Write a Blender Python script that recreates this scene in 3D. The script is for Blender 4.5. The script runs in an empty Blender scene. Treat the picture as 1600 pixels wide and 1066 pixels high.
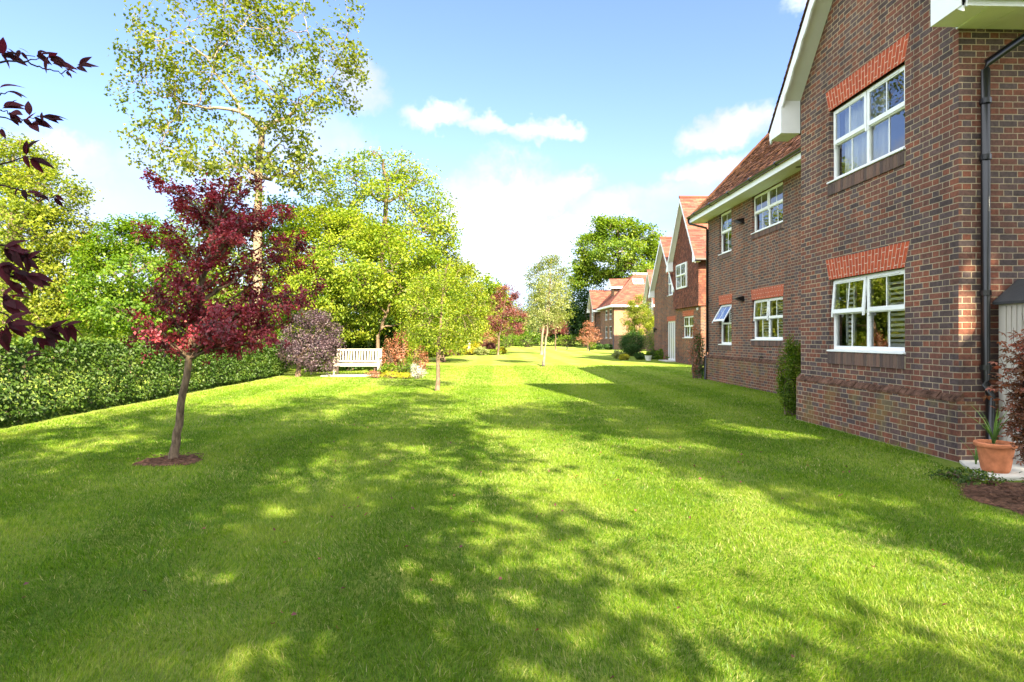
import bpy, math, random
import numpy as np
from mathutils import Vector, Matrix

# ------------------------------------------------------------------ camera, sky, sun, exposure
S = bpy.context.scene
COL = S.collection
R = math.radians
FOC, EYE, YAW = 937.0, 1.47, R(1.83)
cam = bpy.data.cameras.new('camera')
cam.sensor_width = 36.0
cam.lens = FOC / 1600.0 * 36.0
cam.shift_y = -5.0 / 1600.0
cam.clip_start, cam.clip_end = 0.05, 3000.0
camo = bpy.data.objects.new('camera', cam)
COL.objects.link(camo)
camo.location = (0, 0, EYE)
camo.rotation_euler = (R(90), 0, -YAW)
S.camera = camo
S.view_settings.view_transform = 'Standard'
S.view_settings.look = 'None'
S.view_settings.exposure = 2.35
S.view_settings.gamma = 1.0
S.cycles.max_bounces = 8
S.cycles.transparent_max_bounces = 12
S.cycles.use_denoising = True

SUN_EL, SHADOW_AZ = R(37), R(23)            # shadows run forward and to the left
SD = Vector((math.sin(SHADOW_AZ) * math.cos(SUN_EL), -math.cos(SHADOW_AZ) * math.cos(SUN_EL), math.sin(SUN_EL)))
sun = bpy.data.lights.new('sun', 'SUN')
sun.energy, sun.angle, sun.color = 5.0, R(0.55), (1.0, 0.865, 0.60)
suno = bpy.data.objects.new('sun', sun)
COL.objects.link(suno)
suno.rotation_euler = SD.to_track_quat('Z', 'Y').to_euler()
suno.location = (20, -40, 40)


def W(px, py, d):
    """world point seen at pixel (px, py) of the 1600 x 1066 photograph at camera depth d"""
    u, v = (px - 800) / FOC, (528 - py) / FOC
    return np.array((d * math.sin(YAW) + u * d * math.cos(YAW), d * math.cos(YAW) - u * d * math.sin(YAW), EYE + v * d))


def gz(y):
    return min(0.35, 0.004 * max(0.0, y - 10.0))


class NT:
    """small helper to write node trees"""
    def __init__(s, tree):
        s.t = tree
        s.n = tree.nodes
        s.l = tree.links

    def node(s, typ, **kw):
        n = s.n.new(typ)
        for k, v in kw.items():
            setattr(n, k, v)
        return n

    def put(s, sock, v):
        if isinstance(v, bpy.types.NodeSocket):
            s.l.new(v, sock)
        else:
            sock.default_value = v

    def math(s, op, a, b=None, c=None, clamp=False):
        n = s.node('ShaderNodeMath', operation=op)
        n.use_clamp = clamp
        s.put(n.inputs[0], a)
        if b is not None:
            s.put(n.inputs[1], b)
        if c is not None:
            s.put(n.inputs[2], c)
        return n.outputs[0]

    def mix(s, f, a, b, typ='MIX'):
        n = s.node('ShaderNodeMix', data_type='RGBA', blend_type=typ)
        s.put(n.inputs[0], f)
        s.put(n.inputs[6], a)
        s.put(n.inputs[7], b)
        return n.outputs[2]

    def ramp(s, f, stops, interp='LINEAR'):
        n = s.node('ShaderNodeValToRGB')
        n.color_ramp.interpolation = interp
        e = n.color_ramp.elements
        while len(e) < len(stops):
            e.new(0.5)
        for k, (p, c) in enumerate(stops):
            e[k].position = p
            e[k].color = (*c, 1) if len(c) == 3 else c
        s.put(n.inputs[0], f)
        return n.outputs[0]

    def noise(s, vec, scale, detail=3, rough=0.55):
        n = s.node('ShaderNodeTexNoise')
        if vec is not None:
            s.l.new(vec, n.inputs['Vector'])
        n.inputs['Scale'].default_value = scale
        n.inputs['Detail'].default_value = detail
        n.inputs['Roughness'].default_value = rough
        return n.outputs[0]

    def smooth(s, v, a, b):
        n = s.node('ShaderNodeMapRange', interpolation_type='SMOOTHSTEP')
        s.put(n.inputs[0], v)
        n.inputs[1].default_value, n.inputs[2].default_value = a, b
        return n.outputs[0]


world = bpy.data.worlds.new('World')
S.world = world
world.use_nodes = True
wt = NT(world.node_tree)
wt.n.clear()
sky = wt.node('ShaderNodeTexSky', sky_type='NISHITA')
sky.sun_disc = False
sky.sun_elevation, sky.sun_rotation = SUN_EL, math.atan2(SD.x, SD.y)
sky.air_density, sky.dust_density, sky.ozone_density = 1.0, 1.2, 1.6
sky.altitude = 50
tc = wt.node('ShaderNodeTexCoord')
dirv = tc.outputs['Generated']
wn_ = wt.node('ShaderNodeTexNoise')
wt.l.new(dirv, wn_.inputs['Vector'])
wn_.inputs['Scale'].default_value, wn_.inputs['Detail'].default_value, wn_.inputs['Roughness'].default_value = 6.0, 5, 0.62
wa_ = wt.node('ShaderNodeVectorMath', operation='MULTIPLY_ADD')
wt.l.new(wn_.outputs[1], wa_.inputs[0])
wa_.inputs[1].default_value = (0.16, 0.16, 0.16)
wa_.inputs[2].default_value = (-0.08, -0.08, -0.08)
wb_ = wt.node('ShaderNodeVectorMath', operation='ADD')
wt.l.new(dirv, wb_.inputs[0])
wt.l.new(wa_.outputs[0], wb_.inputs[1])
warped = wb_.outputs[0]
nz = wt.noise(dirv, 8.0, 8, 0.62)
nz2 = wt.noise(warped, 22.0, 7, 0.65)


def dotc(vec, c):
    n = wt.node('ShaderNodeVectorMath', operation='DOT_PRODUCT')
    wt.l.new(vec, n.inputs[0])
    n.inputs[1].default_value = tuple(c)
    return n.outputs['Value']


# (px, py, half width px, half height px, solidity)
CLOUDS = [(815, 300, 125, 66, 1.0), (745, 312, 80, 52, 1.0), (880, 300, 70, 50, 0.95), (940, 335, 70, 36, 0.5), (850, 375, 200, 40, 0.7),
          (690, 180, 46, 22, 0.8), (765, 198, 66, 13, 0.65), (840, 207, 62, 18, 0.85), (1150, 205, 90, 36, 1.0), (1130, 285, 110, 36, 0.7),
          (1040, 320, 150, 30, 0.35), (1290, 0, 60, 36, 0.8), (575, 130, 62, 40, 0.75), (470, 215, 130, 50, 0.5),
          (60, 240, 110, 60, 0.95), (140, 300, 110, 60, 0.75), (-120, 250, 160, 90, 0.9), (330, 270, 170, 60, 0.6),
          (430, 90, 150, 40, 0.3), (230, 400, 330, 80, 0.6), (1500, 330, 260, 80, 0.8), (760, 420, 420, 50, 0.55),
          (-500, 150, 260, 120, 0.8), (1900, 100, 260, 120, 0.8)]
total = None
wob = wt.math('ADD', wt.math('MULTIPLY', wt.math('SUBTRACT', nz, 0.5), 2.6), wt.math('MULTIPLY', wt.math('SUBTRACT', nz2, 0.5), 1.0))
for (px, py, a, b, w) in CLOUDS:
    c = Vector(W(px, py, 1.0)) - Vector((0, 0, EYE))
    L = c.length
    c.normalize()
    r_ = Vector((c.y, -c.x, 0)).normalized()
    u_ = r_.cross(c)
    ea = wt.math('POWER', wt.math('DIVIDE', dotc(warped, r_), a / FOC / L), 2.0)
    eb = wt.math('POWER', wt.math('DIVIDE', dotc(warped, u_), b / FOC / L), 2.0)
    m = wt.math('ADD', wt.math('SUBTRACT', 1.0, wt.math('ADD', ea, eb)), wob)
    m = wt.math('MULTIPLY', wt.smooth(m, -0.1, 1.25), w)
    front = wt.math('GREATER_THAN', dotc(dirv, c), 0.2)
    m = wt.math('MULTIPLY', m, front)
    total = m if total is None else wt.math('MAXIMUM', total, m)
# unseen clouds behind and overhead, added wide and bright as fill light
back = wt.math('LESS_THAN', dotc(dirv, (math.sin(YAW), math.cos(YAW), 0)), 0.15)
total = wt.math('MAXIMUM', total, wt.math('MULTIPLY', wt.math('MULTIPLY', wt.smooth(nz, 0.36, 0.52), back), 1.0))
sep = wt.node('ShaderNodeSeparateXYZ')
wt.l.new(dirv, sep.inputs[0])
hz = wt.math('SUBTRACT', 1.0, wt.smooth(sep.outputs[2], -0.02, 0.42))
hz = wt.math('MULTIPLY', wt.math('POWER', hz, 1.5), 0.66)
skyc = wt.mix(1.0, sky.outputs[0], (0.62, 0.64, 0.82, 1), 'MULTIPLY')
cl_shade = wt.smooth(wt.noise(dirv, 5.0, 3), 0.40, 0.62)
cloudc = wt.mix(cl_shade, (1.95, 2.0, 2.1, 1), (3.6, 3.6, 3.6, 1))
skyc = wt.mix(hz, skyc, (1.42, 1.74, 2.1, 1))
skyc = wt.mix(total, skyc, cloudc)
skyc = wt.mix(wt.math('MULTIPLY', total, back), skyc, (7.4, 7.8, 8.4, 1))  # unseen back clouds brightened further, added fill for the shaded side
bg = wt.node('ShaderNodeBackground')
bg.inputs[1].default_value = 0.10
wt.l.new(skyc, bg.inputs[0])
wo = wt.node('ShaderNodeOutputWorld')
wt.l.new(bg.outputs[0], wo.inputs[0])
try:
    world.cycles.sampling_method = 'MANUAL'
    world.cycles.sample_map_resolution = 512
except Exception:
    pass

# ------------------------------------------------------------------ naming helpers
def tag(o, label=None, cat=None, group=None, kind=None):
    if label: o['label'] = label
    if cat: o['category'] = cat
    if group: o['group'] = group
    if kind: o['kind'] = kind
    return o


def thing(name, label, cat, loc, group=None):
    o = bpy.data.objects.new(name, None)
    o.empty_display_size = 0.2
    COL.objects.link(o)
    o.location = tuple(loc)
    return tag(o, label, cat, group)


def link_mesh(name, me, mat, parent=None, smooth=False, root=None):
    o = bpy.data.objects.new(name, me)
    COL.objects.link(o)
    if mat is not None:
        me.materials.append(mat)
    if parent is not None:
        o.parent = parent
    if smooth:
        me.polygons.foreach_set('use_smooth', np.ones(len(me.polygons), dtype=bool))
    return o


def root_loc(o):
    p = Vector((0, 0, 0))
    while o is not None:
        p = p + o.location
        o = o.parent
    return p


class MB:
    """collects polygons in world coordinates and links them as one mesh, in metres of UV"""
    def __init__(s):
        s.v, s.f, s.r = [], [], []

    def poly(s, pts, rnd=0.5):
        k = len(s.v)
        s.v += [tuple(p) for p in pts]
        s.f.append(list(range(k, k + len(pts))))
        s.r.append(rnd)

    def box(s, x0, x1, y0, y1, z0, z1, M=None, rnd=0.5):
        x0, x1 = min(x0, x1), max(x0, x1)
        y0, y1 = min(y0, y1), max(y0, y1)
        z0, z1 = min(z0, z1), max(z0, z1)
        p = [Vector(q) for q in ((x0, y0, z0), (x1, y0, z0), (x1, y1, z0), (x0, y1, z0), (x0, y0, z1), (x1, y0, z1), (x1, y1, z1), (x0, y1, z1))]
        if M is not None:
            p = [M @ q for q in p]
        k = len(s.v)
        s.v += [tuple(q) for q in p]
        for f in ((0, 3, 2, 1), (4, 5, 6, 7), (0, 1, 5, 4), (1, 2, 6, 5), (2, 3, 7, 6), (3, 0, 4, 7)):
            s.f.append([k + i for i in f])
            s.r.append(rnd)

    def prism(s, pts, vec, rnd=0.5):
        """closed prism: polygon pts extruded by vec"""
        a = [Vector(p) for p in pts]
        b = [p + Vector(vec) for p in a]
        n = len(a)
        s.poly(a[::-1], rnd)
        s.poly(b, rnd)
        for i in range(n):
            j = (i + 1) % n
            s.poly([a[i], a[j], b[j], b[i]], rnd)

    def tube(s, pts, rad, n=8, cap=True):
        pts = [Vector(p) for p in pts]
        if not hasattr(rad, '__len__'):
            rad = [rad] * len(pts)
        k = len(s.v)
        ref = Vector((0, 0, 1))
        for i, p in enumerate(pts):
            t = pts[min(i + 1, len(pts) - 1)] - pts[max(i - 1, 0)]
            if t.length < 1e-9:
                t = Vector((0, 0, 1))
            t.normalize()
            a = ref if abs(t.dot(ref)) < 0.95 else Vector((1, 0, 0))
            u = t.cross(a).normalized()
            w = u.cross(t)
            for j in range(n):
                an = 2 * math.pi * j / n
                s.v.append(tuple(p + (u * math.cos(an) + w * math.sin(an)) * rad[i]))
        for i in range(len(pts) - 1):
            for j in range(n):
                a, b = k + i * n + j, k + i * n + (j + 1) % n
                s.f.append([a, b, b + n, a + n])
                s.r.append(0.5)
        if cap:
            s.f.append([k + j for j in range(n)])
            s.r.append(0.5)
            s.f.append([k + (len(pts) - 1) * n + j for j in range(n)][::-1])
            s.r.append(0.5)

    def build(s, name, mat, parent=None, smooth=False, bevel=0.0):
        me = bpy.data.meshes.new(name)
        org = root_loc(parent) if parent is not None else Vector((0, 0, 0))
        me.from_pydata([(a - org.x, b - org.y, c - org.z) for a, b, c in s.v], [], s.f)
        V = np.array(s.v, dtype=np.float64)
        uvl = me.uv_layers.new(name='UVMap')
        me.update()
        nl = len(me.loops)
        vi = np.empty(nl, dtype=np.int32)
        me.loops.foreach_get('vertex_index', vi)
        nrm = np.empty(len(me.polygons) * 3, dtype=np.float32)
        me.polygons.foreach_get('normal', nrm)
        nrm = np.abs(nrm.reshape(-1, 3))
        lt = np.empty(len(me.polygons), dtype=np.int32)
        me.polygons.foreach_get('loop_total', lt)
        ax = np.where(nrm[:, 2] > 0.8, 2, np.where(nrm[:, 0] >= nrm[:, 1], 0, 1))
        axl = np.repeat(ax, lt)
        P = V[vi]
        u = np.where(axl == 0, P[:, 1], P[:, 0])
        v = np.where(axl == 2, P[:, 1], P[:, 2])
        uvl.data.foreach_set('uv', np.stack([u, v], 1).astype(np.float32).ravel())
        at = me.attributes.new('rnd', 'FLOAT', 'FACE')
        at.data.foreach_set('value', np.array(s.r, dtype=np.float32))
        o = link_mesh(name, me, mat, parent, smooth)
        if bevel:
            b = o.modifiers.new('bevel', 'BEVEL')
            b.width, b.segments, b.limit_method, b.angle_limit = bevel, 2, 'ANGLE', R(40)
        return o


# ------------------------------------------------------------------ materials
def mat_new(name):
    m = bpy.data.materials.new(name)
    m.use_nodes = True
    t = NT(m.node_tree)
    t.n.clear()
    out = t.node('ShaderNodeOutputMaterial')
    return m, t, out


def principled(t, out, col, rough=0.6, spec=0.4, bump=None, dist=0.01, metallic=0.0):
    p = t.node('ShaderNodeBsdfPrincipled')
    t.put(p.inputs['Base Color'], col if isinstance(col, bpy.types.NodeSocket) else (*col[:3], 1))
    t.put(p.inputs['Roughness'], rough)
    p.inputs['Specular IOR Level'].default_value = spec
    p.inputs['Metallic'].default_value = metallic
    if bump is not None:
        b = t.node('ShaderNodeBump')
        b.inputs['Strength'].default_value = 1.0
        b.inputs['Distance'].default_value = dist
        t.l.new(bump, b.inputs['Height'])
        t.l.new(b.outputs[0], p.inputs['Normal'])
    t.l.new(p.outputs[0], out.inputs[0])
    return p


def plain(name, col, rough=0.6, spec=0.4, var=0.12, scale=6.0, bump=0.0, bscale=60, metallic=0.0):
    m, t, out = mat_new(name)
    co = t.node('ShaderNodeTexCoord').outputs['Object']
    n = t.noise(co, scale, 4)
    d = tuple(c * (1 - var) for c in col)
    e = tuple(min(1, c * (1 + var)) for c in col)
    c = t.ramp(n, [(0.3, d), (0.7, e)])
    bn = t.noise(co, bscale, 3) if bump else None
    principled(t, out, c, rough, spec, bn, bump, metallic)
    return m


def brick_mat(name, dark=(0.072, 0.052, 0.052), mid=(0.130, 0.064, 0.052), red=(0.20, 0.074, 0.048), mortar=(0.45, 0.365, 0.26), redness=0.0, stain=0.0, stain_lo=0.0, stain_hi=1.0):
    m, t, out = mat_new(name)
    uv = t.node('ShaderNodeTexCoord').outputs['UV']
    sx = t.node('ShaderNodeSeparateXYZ')
    t.l.new(uv, sx.inputs[0])
    u, v = sx.outputs[0], sx.outputs[1]
    CH = 0.075
    geo = t.node('ShaderNodeTexCoord').outputs['Object']
    wob = t.math('MULTIPLY', t.math('SUBTRACT', t.noise(geo, 9.0, 2), 0.5), 0.006)
    v = t.math('ADD', v, wob)
    rowf = t.math('DIVIDE', t.math('ADD', v, 3.0), CH)
    row = t.math('FLOOR', rowf)
    fv = t.math('MULTIPLY', t.math('FRACT', rowf), CH)
    uu = t.math('ADD', t.math('ADD', t.math('DIVIDE', t.math('ADD', u, 33.75), 0.3375), t.math('MULTIPLY', t.math('MODULO', row, 2.0), 0.5)),
                t.math('MULTIPLY', wob, 2.0))
    cell = t.math('FLOOR', uu)
    fu = t.math('MULTIPLY', t.math('FRACT', uu), 0.3375)
    head = t.math('LESS_THAN', fu, 0.1125)
    lx = t.math('SUBTRACT', fu, t.math('MULTIPLY', t.math('SUBTRACT', 1.0, head), 0.1125))
    edge = t.math('MULTIPLY', t.math('SUBTRACT', t.noise(geo, 70.0, 2), 0.5), 0.007)
    jx = t.smooth(t.math('ADD', lx, edge), 0.0085, 0.0125)
    jy = t.smooth(t.math('ADD', fv, edge), 0.0085, 0.0125)
    isb = t.math('MULTIPLY', jx, jy)
    cid = t.node('ShaderNodeCombineXYZ')
    t.l.new(t.math('ADD', t.math('MULTIPLY', cell, 2.0), head), cid.inputs[0])
    t.l.new(row, cid.inputs[1])
    wn = t.node('ShaderNodeTexWhiteNoise', noise_dimensions='2D')
    t.l.new(cid.outputs[0], wn.inputs['Vector'])
    rnd = wn.outputs['Value']
    val = t.math('ADD', t.math('ADD', rnd, t.math('MULTIPLY', head, 0.16)), redness, clamp=True)
    c = t.ramp(val, [(0.0, dark), (0.30, tuple(x * 1.5 for x in dark)), (0.52, mid), (0.78, tuple((a + b) / 2 for a, b in zip(mid, red))), (1.0, red)])
    within = t.noise(geo, 26.0, 5, 0.65)
    c = t.mix(1.0, c, t.ramp(within, [(0.25, (0.55, 0.55, 0.57)), (0.75, (1.45, 1.4, 1.35))]), 'MULTIPLY')
    mo = t.mix(t.noise(geo, 12.0, 4), (*mortar, 1), (*[x * 0.72 for x in mortar], 1))
    c = t.mix(isb, mo, c)
    big = t.noise(geo, 0.9, 3)
    c = t.mix(1.0, c, t.ramp(big, [(0.3, (0.76, 0.77, 0.80)), (0.7, (1.2, 1.16, 1.1))]), 'MULTIPLY')
    mp = t.node('ShaderNodeMapping')
    mp.inputs['Scale'].default_value = (2.6, 2.6, 0.22)
    t.l.new(geo, mp.inputs[0])
    streak = t.noise(mp.outputs[0], 1.6, 5, 0.6)
    c = t.mix(1.0, c, t.ramp(streak, [(0.32, (0.80, 0.79, 0.78)), (0.5, (1.0, 1.0, 1.0)), (0.7, (1.12, 1.10, 1.06))]), 'MULTIPLY')
    if stain:
        st = t.math('MULTIPLY', t.smooth(t.noise(geo, 2.2, 5, 0.6), 0.46, 0.62), stain)
        st = t.math('MULTIPLY', st, t.math('SUBTRACT', 1.0, t.smooth(v, stain_lo, stain_hi)))
        c = t.mix(st, c, (0.20, 0.155, 0.045, 1))
    h = t.math('ADD', isb, t.math('MULTIPLY', within, 0.35))
    principled(t, out, c, 0.88, 0.25, h, 0.006)
    return m


def arch_mat(name, c1, c2, mortar, swap=True, bw=0.215, rh=0.075, off=0.5):
    m, t, out = mat_new(name)
    uv = t.node('ShaderNodeTexCoord').outputs['UV']
    sx = t.node('ShaderNodeSeparateXYZ')
    t.l.new(uv, sx.inputs[0])
    cx = t.node('ShaderNodeCombineXYZ')
    t.l.new(sx.outputs[1 if swap else 0], cx.inputs[0])
    t.l.new(sx.outputs[0 if swap else 1], cx.inputs[1])
    b = t.node('ShaderNodeTexBrick')
    b.offset = off
    t.l.new(cx.outputs[0], b.inputs['Vector'])
    b.inputs['Color1'].default_value = (*c1, 1)
    b.inputs['Color2'].default_value = (*c2, 1)
    b.inputs['Mortar'].default_value = (*mortar, 1)
    b.inputs['Scale'].default_value = 1.0
    b.inputs['Mortar Size'].default_value = 0.0048
    b.inputs['Mortar Smooth'].default_value = 0.1
    b.inputs['Brick Width'].default_value = bw
    b.inputs['Row Height'].default_value = rh
    co = t.node('ShaderNodeTexCoord').outputs['Object']
    n = t.noise(co, 22, 4)
    c = t.mix(1.0, b.outputs[0], t.ramp(n, [(0.25, (0.75, 0.75, 0.75)), (0.75, (1.2, 1.2, 1.2))]), 'MULTIPLY')
    h = t.math('SUBTRACT', t.math('MULTIPLY', n, 0.3), b.outputs['Fac'])
    principled(t, out, c, 0.85, 0.25, h, 0.005)
    return m


def tile_mat(name, stops, lichen=0.0):
    m, t, out = mat_new(name)
    a = t.node('ShaderNodeAttribute', attribute_name='rnd').outputs['Fac']
    co = t.node('ShaderNodeTexCoord').outputs['Object']
    n = t.noise(co, 18, 5, 0.65)
    c = t.ramp(t.math('ADD', a, t.math('MULTIPLY', t.math('SUBTRACT', n, 0.5), 0.5), clamp=True), stops)
    if lichen:
        c = t.mix(t.math('MULTIPLY', t.smooth(t.noise(co, 1.3, 6, 0.7), 0.5, 0.68), lichen), c, (0.33, 0.19, 0.06, 1))
    principled(t, out, c, 0.85, 0.2, n, 0.008)
    return m


def leaf_mat(name, cols, trans=0.45, spec=0.02, tint=(1.0, 1.05, 0.45)):
    m, t, out = mat_new(name)
    a = t.node('ShaderNodeAttribute', attribute_name='rnd').outputs['Fac']
    n = len(cols)
    c = t.ramp(a, [(k / (n - 1), col) for k, col in enumerate(cols)])
    d = t.node('ShaderNodeBsdfDiffuse')
    t.l.new(c, d.inputs[0])
    tr = t.node('ShaderNodeBsdfTranslucent')
    t.l.new(t.mix(1.0, c, (*[1.5 * x for x in tint], 1), 'MULTIPLY'), tr.inputs[0])
    mx = t.node('ShaderNodeMixShader')
    mx.inputs[0].default_value = trans
    t.l.new(d.outputs[0], mx.inputs[1])
    t.l.new(tr.outputs[0], mx.inputs[2])
    g = t.node('ShaderNodeBsdfGlossy')
    g.inputs['Roughness'].default_value = 0.55
    m2 = t.node('ShaderNodeMixShader')
    m2.inputs[0].default_value = spec
    t.l.new(mx.outputs[0], m2.inputs[1])
    t.l.new(g.outputs[0], m2.inputs[2])
    t.l.new(m2.outputs[0], out.inputs[0])
    return m


def glass_mat(name):
    m, t, out = mat_new(name)
    fr = t.node('ShaderNodeFresnel')
    fr.inputs[0].default_value = 2.0
    tr = t.node('ShaderNodeBsdfTransparent')
    tr.inputs[0].default_value = (0.86, 0.9, 0.88, 1)
    gl = t.node('ShaderNodeBsdfGlossy')
    gl.inputs['Roughness'].default_value = 0.0
    gl.inputs[0].default_value = (1, 1, 1, 1)
    co = t.node('ShaderNodeTexCoord').outputs['Object']
    b = t.node('ShaderNodeBump')
    b.inputs['Distance'].default_value = 0.004
    b.inputs['Strength'].default_value = 0.35
    t.l.new(t.noise(co, 1.7, 1), b.inputs['Height'])
    t.l.new(b.outputs[0], gl.inputs['Normal'])
    mx = t.node('ShaderNodeMixShader')
    t.l.new(t.math('ADD', t.math('MULTIPLY', fr.outputs[0], 1.0), 0.05, clamp=True), mx.inputs[0])
    t.l.new(tr.outputs[0], mx.inputs[1])
    t.l.new(gl.outputs[0], mx.inputs[2])
    t.l.new(mx.outputs[0], out.inputs[0])
    return m


def bark_mat(name, c1, c2, scale=8.0):
    m, t, out = mat_new(name)
    co = t.node('ShaderNodeTexCoord').outputs['Object']
    mp = t.node('ShaderNodeMapping')
    mp.inputs['Scale'].default_value = (1, 1, 0.3)
    t.l.new(co, mp.inputs[0])
    n = t.noise(mp.outputs[0], scale, 6, 0.65)
    c = t.ramp(n, [(0.3, c1), (0.68, c2)])
    principled(t, out, c, 0.9, 0.2, n, 0.02)
    return m


BRICK = brick_mat('brick', redness=-0.04)
BRICK_PLINTH = brick_mat('plinth_brick', mid=(0.12, 0.055, 0.040), redness=0.02, stain=0.42, stain_lo=0.45, stain_hi=1.3)
BRICK_FAR = brick_mat('far_brick', dark=(0.07, 0.045, 0.045), mid=(0.15, 0.07, 0.05), red=(0.24, 0.09, 0.055), redness=0.05)
BRICK_SUNLIT = brick_mat('sunlit_brick', dark=(0.17, 0.10, 0.07), mid=(0.24, 0.13, 0.085), red=(0.30, 0.16, 0.10), redness=0.1)  # paler copy of the far brick, sunlight put into its colour
ARCH = arch_mat('red_arch_brick', (0.44, 0.085, 0.035), (0.36, 0.065, 0.03), (0.62, 0.47, 0.36))
SOLDIER = arch_mat('dark_soldier_brick', (0.07, 0.045, 0.043), (0.10, 0.06, 0.05), (0.24, 0.20, 0.15))
ROOF_BROWN = tile_mat('brown_roof_tile', [(0.0, (0.05, 0.024, 0.017)), (0.5, (0.14, 0.058, 0.034)), (1.0, (0.30, 0.135, 0.075))], 0.15)
ROOF_ORANGE = tile_mat('orange_roof_tile', [(0.0, (0.11, 0.042, 0.033)), (0.5, (0.18, 0.062, 0.046)), (1.0, (0.26, 0.092, 0.064))], 0.12)
HUNG_TILE = tile_mat('hung_tile', [(0.0, (0.09, 0.036, 0.026)), (0.5, (0.15, 0.054, 0.036)), (1.0, (0.23, 0.085, 0.052))])
UPVC = plain('white_plastic', (0.80, 0.81, 0.80), 0.35, 0.45, 0.02)
SOFFIT = plain('white_soffit', (0.74, 0.75, 0.70), 0.5, 0.3, 0.03)
BLACKP = plain('black_plastic', (0.006, 0.006, 0.007), 0.28, 0.5, 0.2)
GLASS = glass_mat('window_glass')
ROOMM = plain('room', (0.30, 0.25, 0.17), 0.9, 0.1, 0.2, 2.0)
SHUTTER = plain('shutter_white', (0.78, 0.77, 0.70), 0.5, 0.3, 0.03)
MULCH = plain('mulch', (0.12, 0.062, 0.038), 0.95, 0.1, 0.6, 24.0, 0.03, 40)
PAVING = plain('paving', (0.52, 0.49, 0.42), 0.85, 0.2, 0.12, 5.0, 0.004, 70)
MOSSY = plain('mossy_brick', (0.115, 0.062, 0.042), 0.95, 0.1, 0.65, 9.0, 0.03, 25)
TEAK = plain('weathered_teak', (0.62, 0.56, 0.46), 0.75, 0.2, 0.12, 9.0, 0.003, 60)
TERRA = plain('terracotta', (0.46, 0.165, 0.075), 0.85, 0.15, 0.30, 9.0, 0.002, 50)
BARK_GREY = bark_mat('grey_bark', (0.05, 0.034, 0.023), (0.25, 0.175, 0.115), 26.0)
BARK_PALE = bark_mat('pale_bark', (0.13, 0.095, 0.065), (0.30, 0.235, 0.165), 5.0)
BARK_BROWN = bark_mat('brown_bark', (0.075, 0.05, 0.035), (0.21, 0.15, 0.10))
BARK_PLUM = bark_mat('plum_twig', (0.03, 0.017, 0.016), (0.07, 0.045, 0.04))

LF_GREEN = leaf_mat('bright_green_leaf', [(0.050, 0.110, 0.006), (0.10, 0.18, 0.008), (0.17, 0.245, 0.012)])
LF_LIME = leaf_mat('lime_leaf', [(0.085, 0.155, 0.008), (0.19, 0.26, 0.014), (0.33, 0.36, 0.03)])
LF_OLIVE = leaf_mat('olive_leaf', [(0.080, 0.125, 0.010), (0.175, 0.22, 0.016), (0.30, 0.31, 0.03)])
LF_PLANE = leaf_mat('plane_leaf', [(0.060, 0.100, 0.008), (0.13, 0.165, 0.012), (0.23, 0.235, 0.022)])
LF_DARK = leaf_mat('dark_leaf', [(0.018, 0.048, 0.010), (0.035, 0.085, 0.014), (0.065, 0.13, 0.02)], 0.3)
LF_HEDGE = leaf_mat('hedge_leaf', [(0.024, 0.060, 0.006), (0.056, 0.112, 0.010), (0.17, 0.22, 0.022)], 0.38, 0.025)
LF_OAK = leaf_mat('oak_leaf', [(0.055, 0.115, 0.006), (0.115, 0.185, 0.009), (0.20, 0.255, 0.014)])
LF_RED = leaf_mat('red_blossom', [(0.05, 0.018, 0.012), (0.16, 0.017, 0.028), (0.34, 0.032, 0.058), (0.55, 0.12, 0.105)], 0.3, 0.04, (1.0, 0.6, 0.6))
LF_PLUM = leaf_mat('plum_leaf', [(0.026, 0.008, 0.012), (0.058, 0.013, 0.021), (0.10, 0.020, 0.032)], 0.42, 0.012, (1.2, 0.45, 0.6))
LF_SMOKE = leaf_mat('smoke_leaf', [(0.05, 0.030, 0.042), (0.09, 0.053, 0.069), (0.15, 0.09, 0.11)], 0.3, 0.05, (1.0, 0.75, 0.85))
LF_COPPER = leaf_mat('copper_leaf', [(0.10, 0.03, 0.03), (0.17, 0.045, 0.04), (0.26, 0.08, 0.06)], 0.35, 0.04, (1.0, 0.6, 0.5))
LF_CORAL = leaf_mat('coral_leaf', [(0.22, 0.14, 0.05), (0.36, 0.15, 0.08), (0.46, 0.2, 0.12)], 0.4, 0.04, (1.0, 0.7, 0.55))
LF_YELLOW = leaf_mat('yellow_leaf', [(0.25, 0.24, 0.02), (0.40, 0.36, 0.02), (0.55, 0.47, 0.03)])
LF_PALE = leaf_mat('pale_leaf', [(0.17, 0.21, 0.06), (0.27, 0.30, 0.10), (0.40, 0.40, 0.2)])
LF_WHITE = leaf_mat('white_flower', [(0.30, 0.36, 0.18), (0.5, 0.5, 0.44), (0.66, 0.66, 0.62)], 0.35, 0.03, (1, 1, 1))
LF_MAPLE = leaf_mat('maple_leaf', [(0.07, 0.05, 0.018), (0.15, 0.065, 0.026), (0.26, 0.09, 0.04), (0.48, 0.15, 0.10)], 0.35, 0.05, (1.0, 0.6, 0.5))

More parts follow.
